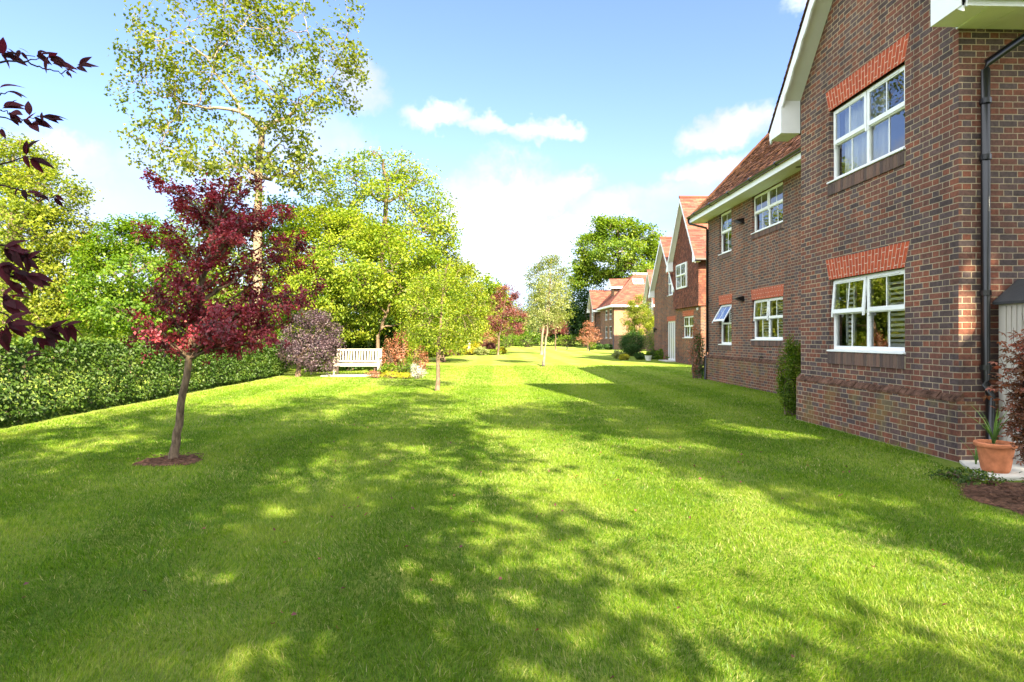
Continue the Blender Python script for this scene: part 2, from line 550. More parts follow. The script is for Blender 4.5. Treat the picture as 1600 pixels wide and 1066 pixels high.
# ------------------------------------------------------------------ leaf and tree builders
def leaf_mesh(name, P, L, Wd, rng, mat, parent, up=0.5, rnd=None, dirs=None, fold=0.25, outward=None):
    """N diamond leaves, each one folded quad, as one mesh"""
    N = len(P)
    org = root_loc(parent) if parent is not None else Vector((0, 0, 0))
    P = np.asarray(P, dtype=np.float64) - np.array(org)
    L = np.broadcast_to(L, (N,)) * rng.uniform(0.65, 1.25, N)
    Wd = np.broadcast_to(Wd, (N,)) * rng.uniform(0.75, 1.2, N)
    n = rng.normal(size=(N, 3))
    n[:, 2] = np.abs(n[:, 2]) * 0.6 + up
    if outward is not None:
        n += outward
    n /= np.linalg.norm(n, axis=1)[:, None]
    d = rng.normal(size=(N, 3)) if dirs is None else dirs + 0.5 * rng.normal(size=(N, 3))
    d -= n * np.sum(d * n, 1)[:, None]
    d /= np.linalg.norm(d, axis=1)[:, None] + 1e-9
    sd = np.cross(n, d)
    V = np.empty((N, 4, 3))
    h = (L / 2)[:, None]
    w = (Wd / 2)[:, None]
    V[:, 0] = P - d * h
    V[:, 1] = P + sd * w + n * w * fold * 2 - d * h * 0.1
    V[:, 2] = P + d * h - n * h * 0.25
    V[:, 3] = P - sd * w + n * w * fold * 2 - d * h * 0.1
    me = bpy.data.meshes.new(name)
    me.vertices.add(N * 4)
    me.vertices.foreach_set('co', V.reshape(-1).astype(np.float32))
    me.loops.add(N * 4)
    me.loops.foreach_set('vertex_index', np.arange(N * 4, dtype=np.int32))
    me.polygons.add(N)
    me.polygons.foreach_set('loop_start', np.arange(0, N * 4, 4, dtype=np.int32))
    try:
        me.polygons.foreach_set('loop_total', np.full(N, 4, dtype=np.int32))
    except Exception:
        pass
    at = me.attributes.new('rnd', 'FLOAT', 'FACE')
    if rnd is None:
        rnd = rng.uniform(0, 1, N)
    at.data.foreach_set('value', np.clip(rnd, 0, 1).astype(np.float32))
    me.update(calc_edges=True)
    return link_mesh(name, me, mat, parent)


def curve_pts(a, b, n, sag, rng, jit):
    a, b = np.asarray(a, float), np.asarray(b, float)
    t = np.linspace(0, 1, n)
    L = np.linalg.norm(b - a)
    p = a[None] * (1 - t)[:, None] + b[None] * t[:, None]
    p[:, 2] += sag * L * np.sin(np.pi * t)
    j = rng.normal(size=(n, 3)) * jit * L
    j[0] = 0
    j[-1] = 0
    return p + j


def tree(name, label, cat, base, trunk, r0, blobs, bark, leaf, seed, nclu, nleaf, size, clu_r, group=None, ratio=0.6, twig=0.012,
         twigs=True, limb_r=0.45, up=0.5, hollow=0.5, tex=0.35, flat=0.7, sides=8, trunk_end=0.35, limb_jit=0.035, crown='crown', sag=-0.06, branch_lo=0.35):
    """trunk: list of world points; blobs: (centre, (rx, ry, rz), weight) ellipsoids the leaf clumps are spread through"""
    rng = np.random.default_rng(seed)
    root = thing(name, label, cat, base, group)
    trunk = np.array([np.asarray(p, float) for p in trunk])
    mb = MB()
    n = 14
    seg = np.linspace(0, len(trunk) - 1, n)
    idx = np.clip(seg.astype(int), 0, len(trunk) - 2)
    fr = (seg - idx)[:, None]
    tp = trunk[idx] * (1 - fr) + trunk[idx + 1] * fr
    tp[1:-1] += rng.normal(size=(n - 2, 3)) * r0 * 0.22
    rad = r0 * (1 - (1 - trunk_end) * np.linspace(0, 1, n) ** 0.9)
    rad[0] *= 1.2
    mb.tube(tp, rad, sides)
    skel, srad = [], []
    for k in range(n):
        if k > n * branch_lo:
            skel.append(tp[k]); srad.append(rad[k])
    wsum = sum(b[2] for b in blobs)
    clus, cb = [], []
    for bi, (c, r, w) in enumerate(blobs):
        c, r = np.asarray(c, float), np.asarray(r, float)
        m = max(1, int(round(nclu * w / wsum)))
        q = rng.normal(size=(m, 3))
        q /= np.linalg.norm(q, axis=1)[:, None]
        rr = rng.uniform(0, 1, m) ** (1.0 / 3) * (1 - hollow) + hollow * rng.uniform(0.75, 1.05, m)
        clus.append(c + q * rr[:, None] * r)
        cb += [bi] * m
        # limb from the trunk to the blob
        hts = np.array([s_[2] for s_ in skel[:n]])
        k = int(np.argmin(np.linalg.norm(np.array(skel) - (c - np.array([0, 0, 0.45 * np.linalg.norm((c - tp[-1])[:2]) + 0.2 * r[2]])), axis=1)))
        lp = curve_pts(skel[k], c + np.array([0, 0, 0.2 * r[2]]), 9, sag, rng, limb_jit)
        lr = np.linspace(min(srad[k] * 0.85, r0 * limb_r), max(twig * 1.2, r0 * 0.05), 9)
        mb.tube(lp, lr, 6, cap=False)
        for p_, q_ in zip(lp[2:], lr[2:]):
            skel.append(p_); srad.append(q_)
    clus = np.concatenate(clus)
    # secondary branches toward a sample of the clumps, then twigs
    order = rng.permutation(len(clus))
    nsec = max(6, len(clus) // 9)
    for k in order[:nsec]:
        sk = np.array(skel)
        D = np.linalg.norm(sk - clus[k] + np.array([0, 0, 0.15]), axis=1)
        j = int(np.argmin(D))
        lp = curve_pts(sk[j], clus[k], 6, 0.05, rng, limb_jit * 1.3)
        lr = np.linspace(min(srad[j] * 0.7, twig * 3.0), twig * 0.7, 6)
        mb.tube(lp, lr, 4, cap=False)
        for p_, q_ in zip(lp[1:], lr[1:]):
            skel.append(p_); srad.append(q_)
    if twigs:
        sk = np.array(skel)
        for k in order[nsec:]:
            j = int(np.argmin(np.linalg.norm(sk - clus[k], axis=1)))
            lp = curve_pts(sk[j], clus[k], 4, 0.04, rng, 0.05)
            mb.tube(lp, [min(srad[j] * 0.7, twig), twig * 0.6, twig * 0.5, twig * 0.3], 3, cap=False)
    mb.build('trunk', bark, root, smooth=True)
    # leaves
    m = len(clus)
    cnt = rng.poisson(nleaf / m, m) + 1
    own = np.repeat(np.arange(m), cnt)
    q = rng.normal(size=(len(own), 3)) * clu_r * 0.62
    q[:, 2] *= flat
    P = clus[own] + q
    ctr = np.average([b[0] for b in blobs], axis=0)
    outw = P - ctr
    outw /= np.linalg.norm(outw, axis=1)[:, None] + 1e-9
    clr = rng.uniform(0, 1, m)[own]
    rnd = 0.5 + (clr - 0.5) * (1 - tex) + (rng.uniform(0, 1, len(own)) - 0.5) * (tex + 0.4)
    leaf_mesh(crown, P, size, size * ratio, rng, leaf, root, up, rnd, outward=outw * 0.5)
    return root


def B(px, py, d, rpx, rpy, w=1.0, dr=None):
    """blob centred at a pixel and depth, radii in pixels at that depth"""
    a, b = rpx / FOC * d, rpy / FOC * d
    return (W(px, py, d), (a, dr if dr else a, b), w)


def shrub(name, label, base, r, h, leaf, seed, n=900, size=0.07, group=None, ratio=0.6, stems=5, bark=None, tex=0.4, cat='shrub', hollow=0.6, clu=None, up=0.5):
    """low bush: several stems and a rounded mass of leaves"""
    rng = np.random.default_rng(seed)
    x, y, z = base
    root = thing(name, label, cat, base, group)
    mb = MB()
    m = clu or max(14, n // 22)
    q = rng.normal(size=(m, 3))
    q /= np.linalg.norm(q, axis=1)[:, None]
    q *= ((1 - hollow) * rng.uniform(0, 1, m) ** 0.4 + hollow * rng.uniform(0.7, 1.0, m))[:, None]
    C = np.array([x, y, z + h * 0.52]) + q * np.array([r, r, h * 0.5])
    C[:, 2] = np.maximum(C[:, 2], z + 0.04)
    for k in range(min(m, stems * 4)):
        a = np.array([x, y, z - 0.02]) + np.append(rng.normal(size=2) * r * 0.15, 0)
        mb.tube(curve_pts(a, C[k], 5, 0.05, rng, 0.03), np.linspace(0.012 + 0.012 * h, 0.004, 5), 4, cap=False)
    mb.build('stem', bark or BARK_BROWN, root, smooth=True)
    cnt = rng.poisson(n / m, m) + 1
    own = np.repeat(np.arange(m), cnt)
    P = C[own] + rng.normal(size=(len(own), 3)) * np.array([r, r, h * 0.5]) * 0.16
    P[:, 2] = np.maximum(P[:, 2], z + 0.02)
    out = P - np.array([x, y, z + h * 0.4])
    out /= np.linalg.norm(out, axis=1)[:, None] + 1e-9
    clr = rng.uniform(0, 1, m)[own]
    rnd = 0.5 + (clr - 0.5) * (1 - tex) + (rng.uniform(0, 1, len(own)) - 0.5) * (tex + 0.4)
    leaf_mesh('foliage', P, size, size * ratio, rng, leaf, root, up, rnd, outward=out * 0.8)
    return root


def G(px, py):
    """ground point seen at a pixel"""
    d = FOC * EYE / (py - 528)
    for _ in range(12):
        p = W(px, py, d)
        d = FOC * (EYE - gz(p[1])) / (py - 528)
    p = W(px, py, d)
    p[2] = gz(p[1])
    return p


def GD(px, d):
    """ground point under a pixel column at camera depth d"""
    p = W(px, 528, d)
    p[2] = gz(p[1])
    return p

# ------------------------------------------------------------------ ground and lawn
def ground_mat():
    m, t, out = mat_new('lawn_ground')
    co = t.node('ShaderNodeTexCoord').outputs['Object']
    sx = t.node('ShaderNodeSeparateXYZ')
    t.l.new(co, sx.inputs[0])
    wob = t.math('MULTIPLY', t.math('SUBTRACT', t.noise(co, 0.5, 2), 0.5), 0.5)
    st = t.math('SINE', t.math('MULTIPLY', t.math('ADD', sx.outputs[0], wob), 2 * math.pi / 2.0))
    st = t.smooth(st, -0.45, 0.45)
    n1 = t.noise(co, 1.1, 5, 0.6)
    n2 = t.noise(co, 38.0, 4, 0.7)
    c = t.ramp(n1, [(0.3, (0.150, 0.222, 0.036)), (0.5, (0.192, 0.25, 0.050)), (0.72, (0.25, 0.285, 0.075))])
    c = t.mix(1.0, c, t.ramp(st, [(0.0, (0.90, 0.93, 0.86)), (1.0, (1.10, 1.07, 1.14))]), 'MULTIPLY')
    c = t.mix(1.0, c, t.ramp(n2, [(0.3, (0.72, 0.75, 0.7)), (0.7, (1.25, 1.22, 1.2))]), 'MULTIPLY')
    d = t.node('ShaderNodeBsdfDiffuse')
    d.inputs['Roughness'].default_value = 0.6
    t.l.new(c, d.inputs[0])
    b = t.node('ShaderNodeBump')
    b.inputs['Distance'].default_value = 0.05
    t.l.new(t.noise(co, 55.0, 3, 0.7), b.inputs['Height'])
    t.l.new(b.outputs[0], d.inputs['Normal'])
    t.l.new(d.outputs[0], out.inputs[0])
    return m


gm = MB()
ys = [-80, 0, 10, 30, 60, 97.5, 200, 700]
for a, b in zip(ys[:-1], ys[1:]):
    gm.poly([(-500, a, gz(a)), (500, a, gz(a)), (500, b, gz(b)), (-500, b, gz(b))])
tag(gm.build('ground', ground_mat()), kind='structure')

rg = np.random.default_rng(7)
_tab = rg.uniform(0, 1, (256, 256))


def vnoise(x, y):
    xi, yi = np.floor(x).astype(int), np.floor(y).astype(int)
    fx, fy = x - xi, y - yi
    fx, fy = fx * fx * (3 - 2 * fx), fy * fy * (3 - 2 * fy)
    g = lambda i, j: _tab[i % 256, j % 256]
    return (g(xi, yi) * (1 - fx) + g(xi + 1, yi) * fx) * (1 - fy) + (g(xi, yi + 1) * (1 - fx) + g(xi + 1, yi + 1) * fx) * fy


def grass_mat():
    m, t, out = mat_new('grass_blade')
    a = t.node('ShaderNodeAttribute', attribute_name='rnd').outputs['Fac']
    c = t.ramp(a, [(0.0, (0.038, 0.105, 0.003)), (0.35, (0.098, 0.198, 0.005)), (0.65, (0.170, 0.272, 0.009)), (0.88, (0.31, 0.35, 0.06)), (0.93, (0.42, 0.37, 0.15)), (1.0, (0.52, 0.45, 0.24))])
    d = t.node('ShaderNodeBsdfDiffuse')
    t.l.new(c, d.inputs[0])
    tr = t.node('ShaderNodeBsdfTranslucent')
    t.l.new(t.mix(1.0, c, (1.4, 1.5, 0.6, 1), 'MULTIPLY'), tr.inputs[0])
    mx = t.node('ShaderNodeMixShader')
    mx.inputs[0].default_value = 0.42
    t.l.new(d.outputs[0], mx.inputs[1])
    t.l.new(tr.outputs[0], mx.inputs[2])
    g = t.node('ShaderNodeBsdfGlossy')
    g.inputs['Roughness'].default_value = 0.4
    m2 = t.node('ShaderNodeMixShader')
    m2.inputs[0].default_value = 0.015
    t.l.new(mx.outputs[0], m2.inputs[1])
    t.l.new(g.outputs[0], m2.inputs[2])
    t.l.new(m2.outputs[0], out.inputs[0])
    return m


# tree pits, beds, paving and walls that the grass keeps clear of
ELL = [(-3.83, 7.25, 0.34, 0.30), (5.25, 5.15, 0.95, 0.75)]


def lawn_ok(x, y):
    ok = (x > -7.75) | (y > 26)
    ok &= ~((x > 5.44) & (y > 5.75) & (y < 10.7))
    ok &= ~((x > 7.30) & (y > 10.5) & (y < 20.6))
    ok &= ~((x > 10.1) & (y > 28) & (y < 40))
    ok &= ~((x > -6.75) & (x < -4.55) & (y > 21.7) & (y < 23.6))
    ok &= ~((x > 4.98 + 0.25 * (y - 6)) & (y > 5.9) & (y < 7.2))
    for cx, cy, a, b in ELL:
        ok &= ((x - cx) / a) ** 2 + ((y - cy) / b) ** 2 > 1.0
    return ok


def lawn_blades():
    Xs, Ys, Ls, Ws = [], [], [], []
    for y0, y1, dens, L, w in ((1.7, 3.6, 14000, 0.035, 0.0026), (3.6, 6.0, 7500, 0.036, 0.0035), (6.0, 10.0, 3000, 0.038, 0.0056), (10.0, 18.0, 900, 0.042, 0.010), (18.0, 30.0, 230, 0.04, 0.018)):
        hw = 0.90 * y1 + 1.4
        xa, xb = max(-hw, -8.0 if y1 < 25 else -9), min(hw, 10.2)
        n = int((xb - xa) * (y1 - y0) * dens)
        x, y = rg.uniform(xa, xb, n), rg.uniform(y0, y1, n)
        k = lawn_ok(x, y) & (np.abs(x) < 0.90 * y + 1.4)
        x, y = x[k], y[k]
        Xs.append(x); Ys.append(y)
        Ls.append(np.full(len(x), L)); Ws.append(np.full(len(x), w))
    x, y, L, w = map(np.concatenate, (Xs, Ys, Ls, Ws))
    n = len(x)
    p1 = vnoise(x * 1.1 + 9, y * 1.1)
    p2 = vnoise(x * 4.3, y * 4.3 + 31)
    p3 = vnoise(x * 14, y * 14 + 5)
    stripe = np.tanh(2.5 * np.sin((x + 0.25 * (vnoise(x * .5, y * .5) - .5)) * 2 * np.pi / 2.0))
    L = L * rg.uniform(0.6, 1.25, n) * (0.62 + 0.5 * p2 + 0.35 * p3)
    tall = (rg.uniform(0, 1, n) < 0.006 + 0.014 * (p1 > 0.62)) & (y < 9)
    L = np.where(tall, L * 1.9, L)
    ang = rg.uniform(0, 2 * np.pi, n)
    swirl = vnoise(x * 2.2 + 70, y * 2.2 + 3) * 4 * np.pi
    lean = np.stack([np.cos(ang) * 0.75 + 0.5 * np.cos(swirl), np.sin(ang) * 0.75 + 0.5 * np.sin(swirl) + 0.2 * stripe], 1)
    lean *= rg.uniform(0.35, 1.15, n)[:, None]
    z = np.clip(0.004 * np.maximum(0, y - 10), 0, 0.35)
    base = np.stack([x, y, z - 0.003], 1)
    up = np.stack([lean[:, 0], lean[:, 1], np.ones(n)], 1)
    up /= np.linalg.norm(up, axis=1)[:, None]
    tipd = np.stack([lean[:, 0] * 2.0, lean[:, 1] * 2.0, np.full(n, 0.65)], 1)
    tipd /= np.linalg.norm(tipd, axis=1)[:, None]
    sa = ang + np.pi / 2 + rg.uniform(-0.9, 0.9, n)
    sd = np.stack([np.cos(sa), np.sin(sa), np.zeros(n)], 1) * (w / 2)[:, None]
    mid = base + up * (L * 0.55)[:, None]
    V = np.empty((n, 5, 3), dtype=np.float32)
    V[:, 0], V[:, 1] = base - sd, base + sd
    V[:, 2], V[:, 3] = mid + sd * 0.85, mid - sd * 0.85
    V[:, 4] = mid + tipd * (L * 0.5)[:, None]
    me = bpy.data.meshes.new('grass')
    me.vertices.add(n * 5)
    me.vertices.foreach_set('co', V.reshape(-1))
    li = (np.arange(n, dtype=np.int32)[:, None] * 5 + np.array([0, 1, 2, 3, 3, 2, 4], dtype=np.int32)[None]).ravel()
    me.loops.add(n * 7)
    me.loops.foreach_set('vertex_index', li)
    me.polygons.add(n * 2)
    ls = (np.arange(n, dtype=np.int32)[:, None] * 7 + np.array([0, 4], dtype=np.int32)[None]).ravel()
    me.polygons.foreach_set('loop_start', ls)
    try:
        me.polygons.foreach_set('loop_total', np.tile(np.array([4, 3], dtype=np.int32), n))
    except Exception:
        pass
    r = 0.42 + 0.42 * (p1 - 0.5) + 0.28 * (p2 - 0.5) + 0.11 * stripe + rg.uniform(-0.38, 0.38, n)
    far = np.clip((y - 8) / 10, 0, 1)
    r = r * (1 - 0.62 * far) + (0.64 + 0.08 * stripe) * 0.62 * far
    r = np.clip(r, 0.02, 0.84)
    straw = rg.uniform(0, 1, n) * (1 + 3 * far) < 0.02 + 0.09 * np.clip(vnoise(x * 1.7 + 40, y * 1.7 + 11) - 0.55, 0, 1) * 2
    r = np.where(straw, rg.uniform(0.9, 1.0, n), r)
    at = me.attributes.new('rnd', 'FLOAT', 'FACE')
    at.data.foreach_set('value', np.repeat(r, 2).astype(np.float32))
    me.update(calc_edges=True)
    tag(link_mesh('grass', me, grass_mat()), 'short mown green lawn grass running between the hedge and the houses', 'grass', kind='stuff')


lawn_blades()

# ------------------------------------------------------------------ building helpers
def wall_x(mb, X, y0, y1, z0, z1, holes=(), depth=0.1):
    """wall facing -X in the plane x = X with rectangular holes (ya, yb, za, zb) and reveals"""
    yb_ = sorted({y0, y1, *[h[0] for h in holes], *[h[1] for h in holes]})
    zb_ = sorted({z0, z1, *[h[2] for h in holes], *[h[3] for h in holes]})
    for a, b in zip(yb_[:-1], yb_[1:]):
        for c, d in zip(zb_[:-1], zb_[1:]):
            my, mz = (a + b) / 2, (c + d) / 2
            if any(h[0] < my < h[1] and h[2] < mz < h[3] for h in holes):
                continue
            mb.poly([(X, b, c), (X, a, c), (X, a, d), (X, b, d)])
    for ya, yb, za, zb in holes:
        D = X + depth
        mb.poly([(X, ya, za), (D, ya, za), (D, ya, zb), (X, ya, zb)])
        mb.poly([(X, yb, za), (X, yb, zb), (D, yb, zb), (D, yb, za)])
        mb.poly([(X, ya, zb), (D, ya, zb), (D, yb, zb), (X, yb, zb)])
        mb.poly([(X, ya, za), (X, yb, za), (D, yb, za), (D, ya, za)])


def tiled(mb, A, Bq, C, D, course=0.1, tw=0.165, lift=0.018, seed=1, jit=0.006):
    """tiled slope A-B (eave) up to D-C (ridge): overlapping courses of single tiles"""
    rr = random.Random(seed)
    A, Bq, C, D = map(Vector, (A, Bq, C, D))
    n = (Bq - A).cross(D - A).normalized()
    if n.z < 0 or (abs(n.z) < 0.05 and n.x > 0):
        n = -n
    h = max((D - A).length, (C - Bq).length)
    N = max(2, int(h / course))
    for i in range(N):
        t0, t1 = i / N, min(1.0, (i + 1.25) / N)
        l0, r0_ = A.lerp(D, t0), Bq.lerp(C, t0)
        l1, r1_ = A.lerp(D, t1), Bq.lerp(C, t1)
        w = (r0_ - l0).length
        m = max(1, int(w / tw))
        off = 0.5 / m if i % 2 else 0.0
        for k in range(-1 if off else 0, m):
            s0, s1 = max(0.0, k / m + off), min(1.0, (k + 1) / m + off)
            if s1 - s0 < 1e-4:
                continue
            e = lift + rr.uniform(-jit, jit)
            e2 = e + rr.uniform(-jit, jit) * 0.5
            g = min(0.003 / max(w, 0.01), (s1 - s0) * 0.1)
            a, b = l0.lerp(r0_, s0 + g) + n * e, l0.lerp(r0_, s1 - g) + n * e2
            c, d = l1.lerp(r1_, s1 - g) + n * 0.003, l1.lerp(r1_, s0 + g) + n * 0.003
            rv = rr.random()
            mb.poly([a, b, c, d], rv)
            lo = n * (lift + jit) * 1.0
            mb.poly([a - lo, b - lo, b, a], rv)


def arch_x(root, X, ya, yb, z, h=0.335, spread=0.10, mat=None, name='window_arch'):
    """flat arch of red bricks on edge over an opening, fanned at its ends"""
    mb = MB()
    x0, x1 = X - 0.006, X + 0.05
    n = max(4, int(round((yb - ya) / 0.0715)))
    for k in range(n):
        a, b = k / n, (k + 1) / n
        p = [(x0, ya + (yb - ya) * a, z), (x0, ya + (yb - ya) * b, z),
             (x0, ya - spread + (yb - ya + 2 * spread) * b, z + h), (x0, ya - spread + (yb - ya + 2 * spread) * a, z + h)]
        k0 = len(mb.v)
        mb.poly(p[::-1])
    for q in (((ya, z), (ya - spread, z + h)), ((yb, z), (yb + spread, z + h)), ((ya, z), (yb, z)), ((ya - spread, z + h), (yb + spread, z + h))):
        (p0, z0), (p1, z1) = q
        mb.poly([(x0, p0, z0), (x0, p1, z1), (x1, p1, z1), (x1, p0, z0)])
    o = mb.build(name, mat or ARCH, root)
    # lay the bond out along the fan: one brick per 0.075 of u
    me = o.data
    uv = me.uv_layers[0]
    for k in range(n):
        p = me.polygons[k]
        for j, li in enumerate(p.loop_indices):
            uv.data[li].uv = ((k + (0 if j in (0, 3) else 1)) * 0.075, (h if j in (0, 1) else 0.0) + 0.06)
    return o


def sill_soldiers(root, X, ya, yb, z, h=0.20):
    mb = MB()
    n = max(2, int(round((yb - ya) / 0.075)))
    s = (yb - ya) / n
    rr = random.Random(int(ya * 100))
    for k in range(n):
        y = ya + k * s
        e = rr.uniform(0, 0.004)
        mb.prism([(X - 0.020 - e, y + 0.005, z - h), (X - 0.020 - e, y + 0.005, z - 0.03), (X - 0.005, y + 0.005, z), (X + 0.06, y + 0.005, z), (X + 0.06, y + 0.005, z - h)], (0, s - 0.010, 0), rr.random())
    mb.build('brick_sill', SOLDIER_BLOCK, root)
    m2 = MB()
    m2.box(X - 0.017, X + 0.05, ya, yb, z - h, z - 0.03)
    m2.build('sill_joint', MORTAR, root)


SOLDIER_BLOCK = tile_mat('dark_soldier', [(0.0, (0.085, 0.06, 0.055)), (0.5, (0.13, 0.085, 0.07)), (1.0, (0.18, 0.105, 0.08))])
MORTAR = plain('mortar', (0.34, 0.285, 0.21), 0.95, 0.1, 0.15, 20.0)


def window_x(root, X, ya, yb, z0, z1, lights=2, openings=(0, 0), shutters=None, recess=0.075, split=0.52, bars=True, room=True, detail=True, curtain=False):
    """white plastic window set in a wall facing -X; openings: degrees the top sash of each light (from high Y) is hung open"""
    f, dp = 0.055, 0.07
    x = X + recess
    fr = MB()
    ox0, ox1 = x, x + dp
    zs = z0 + 0.035
    fr.box(ox0, ox1, ya, yb, zs, zs + f)
    fr.box(ox0, ox1, ya, yb, z1 - f, z1)
    fr.box(ox0, ox1, ya, ya + f, zs + f, z1 - f)
    fr.box(ox0, ox1, yb - f, yb, zs + f, z1 - f)
    step = (yb - ya) / lights
    for k in range(1, lights):
        fr.box(ox0 - 0.002, ox1, yb - k * step - 0.03, yb - k * step + 0.03, zs + f, z1 - f)
    zt = zs + (z1 - zs) * split
    win = fr.build('window', UPVC, root, bevel=0.004)
    panes = MB()
    for k in range(lights):
        b = yb - k * step - (f if k == 0 else 0.03)
        a = yb - (k + 1) * step + (f if k == lights - 1 else 0.03)
        fr2 = MB()
        fr2.box(ox0 + 0.001, ox1 - 0.005, a, b, zt - 0.028, zt + 0.022)
        if bars:
            m = (a + b) / 2
            fr2.box(ox0 + 0.022, ox0 + 0.036, m - 0.010, m + 0.010, zs + f, zt - 0.028)
        fr2.build('transom', UPVC, win)
        panes.poly([(x + 0.03, b, zs + f - 0.01), (x + 0.03, a, zs + f - 0.01), (x + 0.03, a, zt - 0.02), (x + 0.03, b, zt - 0.02)])
        # top hung sash, proud of the frame
        o = openings[k] if k < len(openings) else 0
        hz_ = z1 - 0.03
        M = Matrix.Translation((x - 0.012, 0, hz_)) @ Matrix.Rotation(-R(o), 4, 'Y') @ Matrix.Translation((-(x - 0.012), 0, -hz_))
        # rotation about Y by -o swings the bottom edge outward (-X)
        M = Matrix.Translation((x - 0.012, 0, hz_)) @ Matrix.Rotation(R(o), 4, 'Y') @ Matrix.Translation((-(x - 0.012), 0, -hz_))
        sa = MB()
        A, Bb, zl, zh = a - 0.018, b + 0.018, zt - 0.012, z1 - 0.028
        w = 0.052
        sx0, sx1 = x - 0.024, x + 0.002
        sa.box(sx0, sx1, A, Bb, zl, zl + w + 0.012, M)
        sa.box(sx0, sx1, A, Bb, zh - w, zh, M)
        sa.box(sx0, sx1, A, A + w, zl + w + 0.012, zh - w, M)
        sa.box(sx0, sx1, Bb - w, Bb, zl + w + 0.012, zh - w, M)
        if detail:
            for yy in (A, Bb - 0.034):       # sash horns
                sa.box(sx0 + 0.002, sx1 - 0.002, yy, yy + 0.034, zl - 0.055, zl, M)
            sa.box(sx0 - 0.012, sx0, A + 0.14, Bb - 0.14, zh - 0.034, zh - 0.016, M)   # trickle vent
        if bars:
            m = (A + Bb) / 2
            sa.box(sx0 + 0.010, sx0 + 0.020, m - 0.010, m + 0.010, zl + w + 0.012, zh - w, M)
        sa.build('sash', UPVC, win)
        q = [(x - 0.010, Bb - w + 0.01, zl + w), (x - 0.010, A + w - 0.01, zl + w), (x - 0.010, A + w - 0.01, zh - w + 0.01), (x - 0.010, Bb - w + 0.01, zh - w + 0.01)]
        panes.poly([tuple(M @ Vector(p)) for p in q])
    panes.build('pane', GLASS, win)
    si = MB()
    si.prism([(X - 0.035, ya - 0.02, z0), (X - 0.035, ya - 0.02, z0 + 0.022), (x + 0.01, ya - 0.02, z0 + 0.036), (x + 0.01, ya - 0.02, z0)], (0, yb - ya + 0.04, 0))
    si.build('sill', UPVC, win)
    if shutters:
        for a, b in shutters:
            sh = MB()
            xs = x + 0.14
            for (p, q) in ((a, a + 0.045), (b - 0.045, b)):
                sh.box(xs, xs + 0.025, p, q, z0 + 0.06, z1 - 0.02)
            sh.box(xs, xs + 0.025, a, b, z0 + 0.06, z0 + 0.14)
            nl = int((z1 - z0 - 0.2) / 0.075)
            for k in range(nl):
                zc = z0 + 0.16 + k * 0.075
                sh.prism([(xs - 0.012, a + 0.045, zc), (xs - 0.006, a + 0.045, zc), (xs + 0.035, a + 0.045, zc + 0.04), (xs + 0.028, a + 0.045, zc + 0.04)], (0, b - a - 0.09, 0))
            sh.build('shutter', SHUTTER, win)
    if curtain:
        cu = MB()
        a, b = curtain
        n_ = 60
        for k in range(n_):
            y_0, y_1 = a + (b - a) * k / n_, a + (b - a) * (k + 1) / n_
            w0, w1 = 0.025 * math.sin(k * 0.9), 0.025 * math.sin((k + 1) * 0.9)
            cu.poly([(x + 0.16 + w0, y_0, z0), (x + 0.16 + w1, y_1, z0), (x + 0.16 + w1, y_1, z1), (x + 0.16 + w0, y_0, z1)])
        cu.build('curtain', SHUTTER, win, smooth=True)
    if room:
        rm = MB()
        rx0, rx1 = x + dp, x + 1.6
        ya2, yb2, za2, zb2 = ya - 0.6, yb + 0.6, z0 - 0.7, z1 + 0.2
        rm.poly([(rx1, ya2, za2), (rx1, yb2, za2), (rx1, yb2, zb2), (rx1, ya2, zb2)])
        rm.poly([(rx0, ya2, za2), (rx1, ya2, za2), (rx1, ya2, zb2), (rx0, ya2, zb2)])
        rm.poly([(rx0, yb2, za2), (rx0, yb2, zb2), (rx1, yb2, zb2), (rx1, yb2, za2)])
        rm.poly([(rx0, ya2, zb2), (rx1, ya2, zb2), (rx1, yb2, zb2), (rx0, yb2, zb2)])
        rm.poly([(rx0, ya2, za2), (rx0, yb2, za2), (rx1, yb2, za2), (rx1, ya2, za2)])
        rm.build('room_lining', ROOMM, win)
    return win


def barge(root, X, yc, half, zap, pitch, th=0.24, mat=None, scallop=True, x_out=0.33, box=0.32):
    """scalloped white bargeboards of a gable facing -X, apex (yc, zap) at roof underside, with soffit strip and eave boxes"""
    mb = MB()
    xo = X - x_out
    for s in (-1, 1):
        n = 40
        for k in range(n):
            a, b = half * k / n, half * (k + 1) / n
            za, zb = zap - a * pitch, zap - b * pitch
            da = th + (0.04 * abs(math.sin(k * math.pi / 5)) if scallop else 0)
            db = th + (0.04 * abs(math.sin((k + 1) * math.pi / 5)) if scallop else 0)
            ya, yb = yc + s * a, yc + s * b
            mb.prism([(xo, ya, za), (xo, yb, zb), (xo, yb, zb - db), (xo, ya, za - da)], (0.03, 0, 0))
    o = mb.build('bargeboard', UPVC, root)
    sf = MB()
    for s in (-1, 1):
        z_e = zap - half * pitch
        sf.prism([(xo + 0.03, yc, zap - 0.10), (xo + 0.03, yc + s * half, z_e - 0.10), (xo + 0.03, yc + s * half, z_e - 0.13), (xo + 0.03, yc, zap - 0.13)], (x_out - 0.03, 0, 0))
    sf.build('verge_soffit', SOFFIT, root)
    for s in (-1, 1):
        bx = MB()
        ye = yc + s * half
        yi = ye - s * box
        ze = zap - half * pitch
        zi = ze + box * pitch
        zl = ze - th + 0.06
        bx.prism([(xo - 0.012, ye, ze - 0.03), (xo - 0.012, yi, zi - 0.03), (xo - 0.012, yi, zl), (xo - 0.012, ye, zl)], (x_out + 0.008, 0, 0))
        bx.build('eave_box', UPVC, root)
    return o


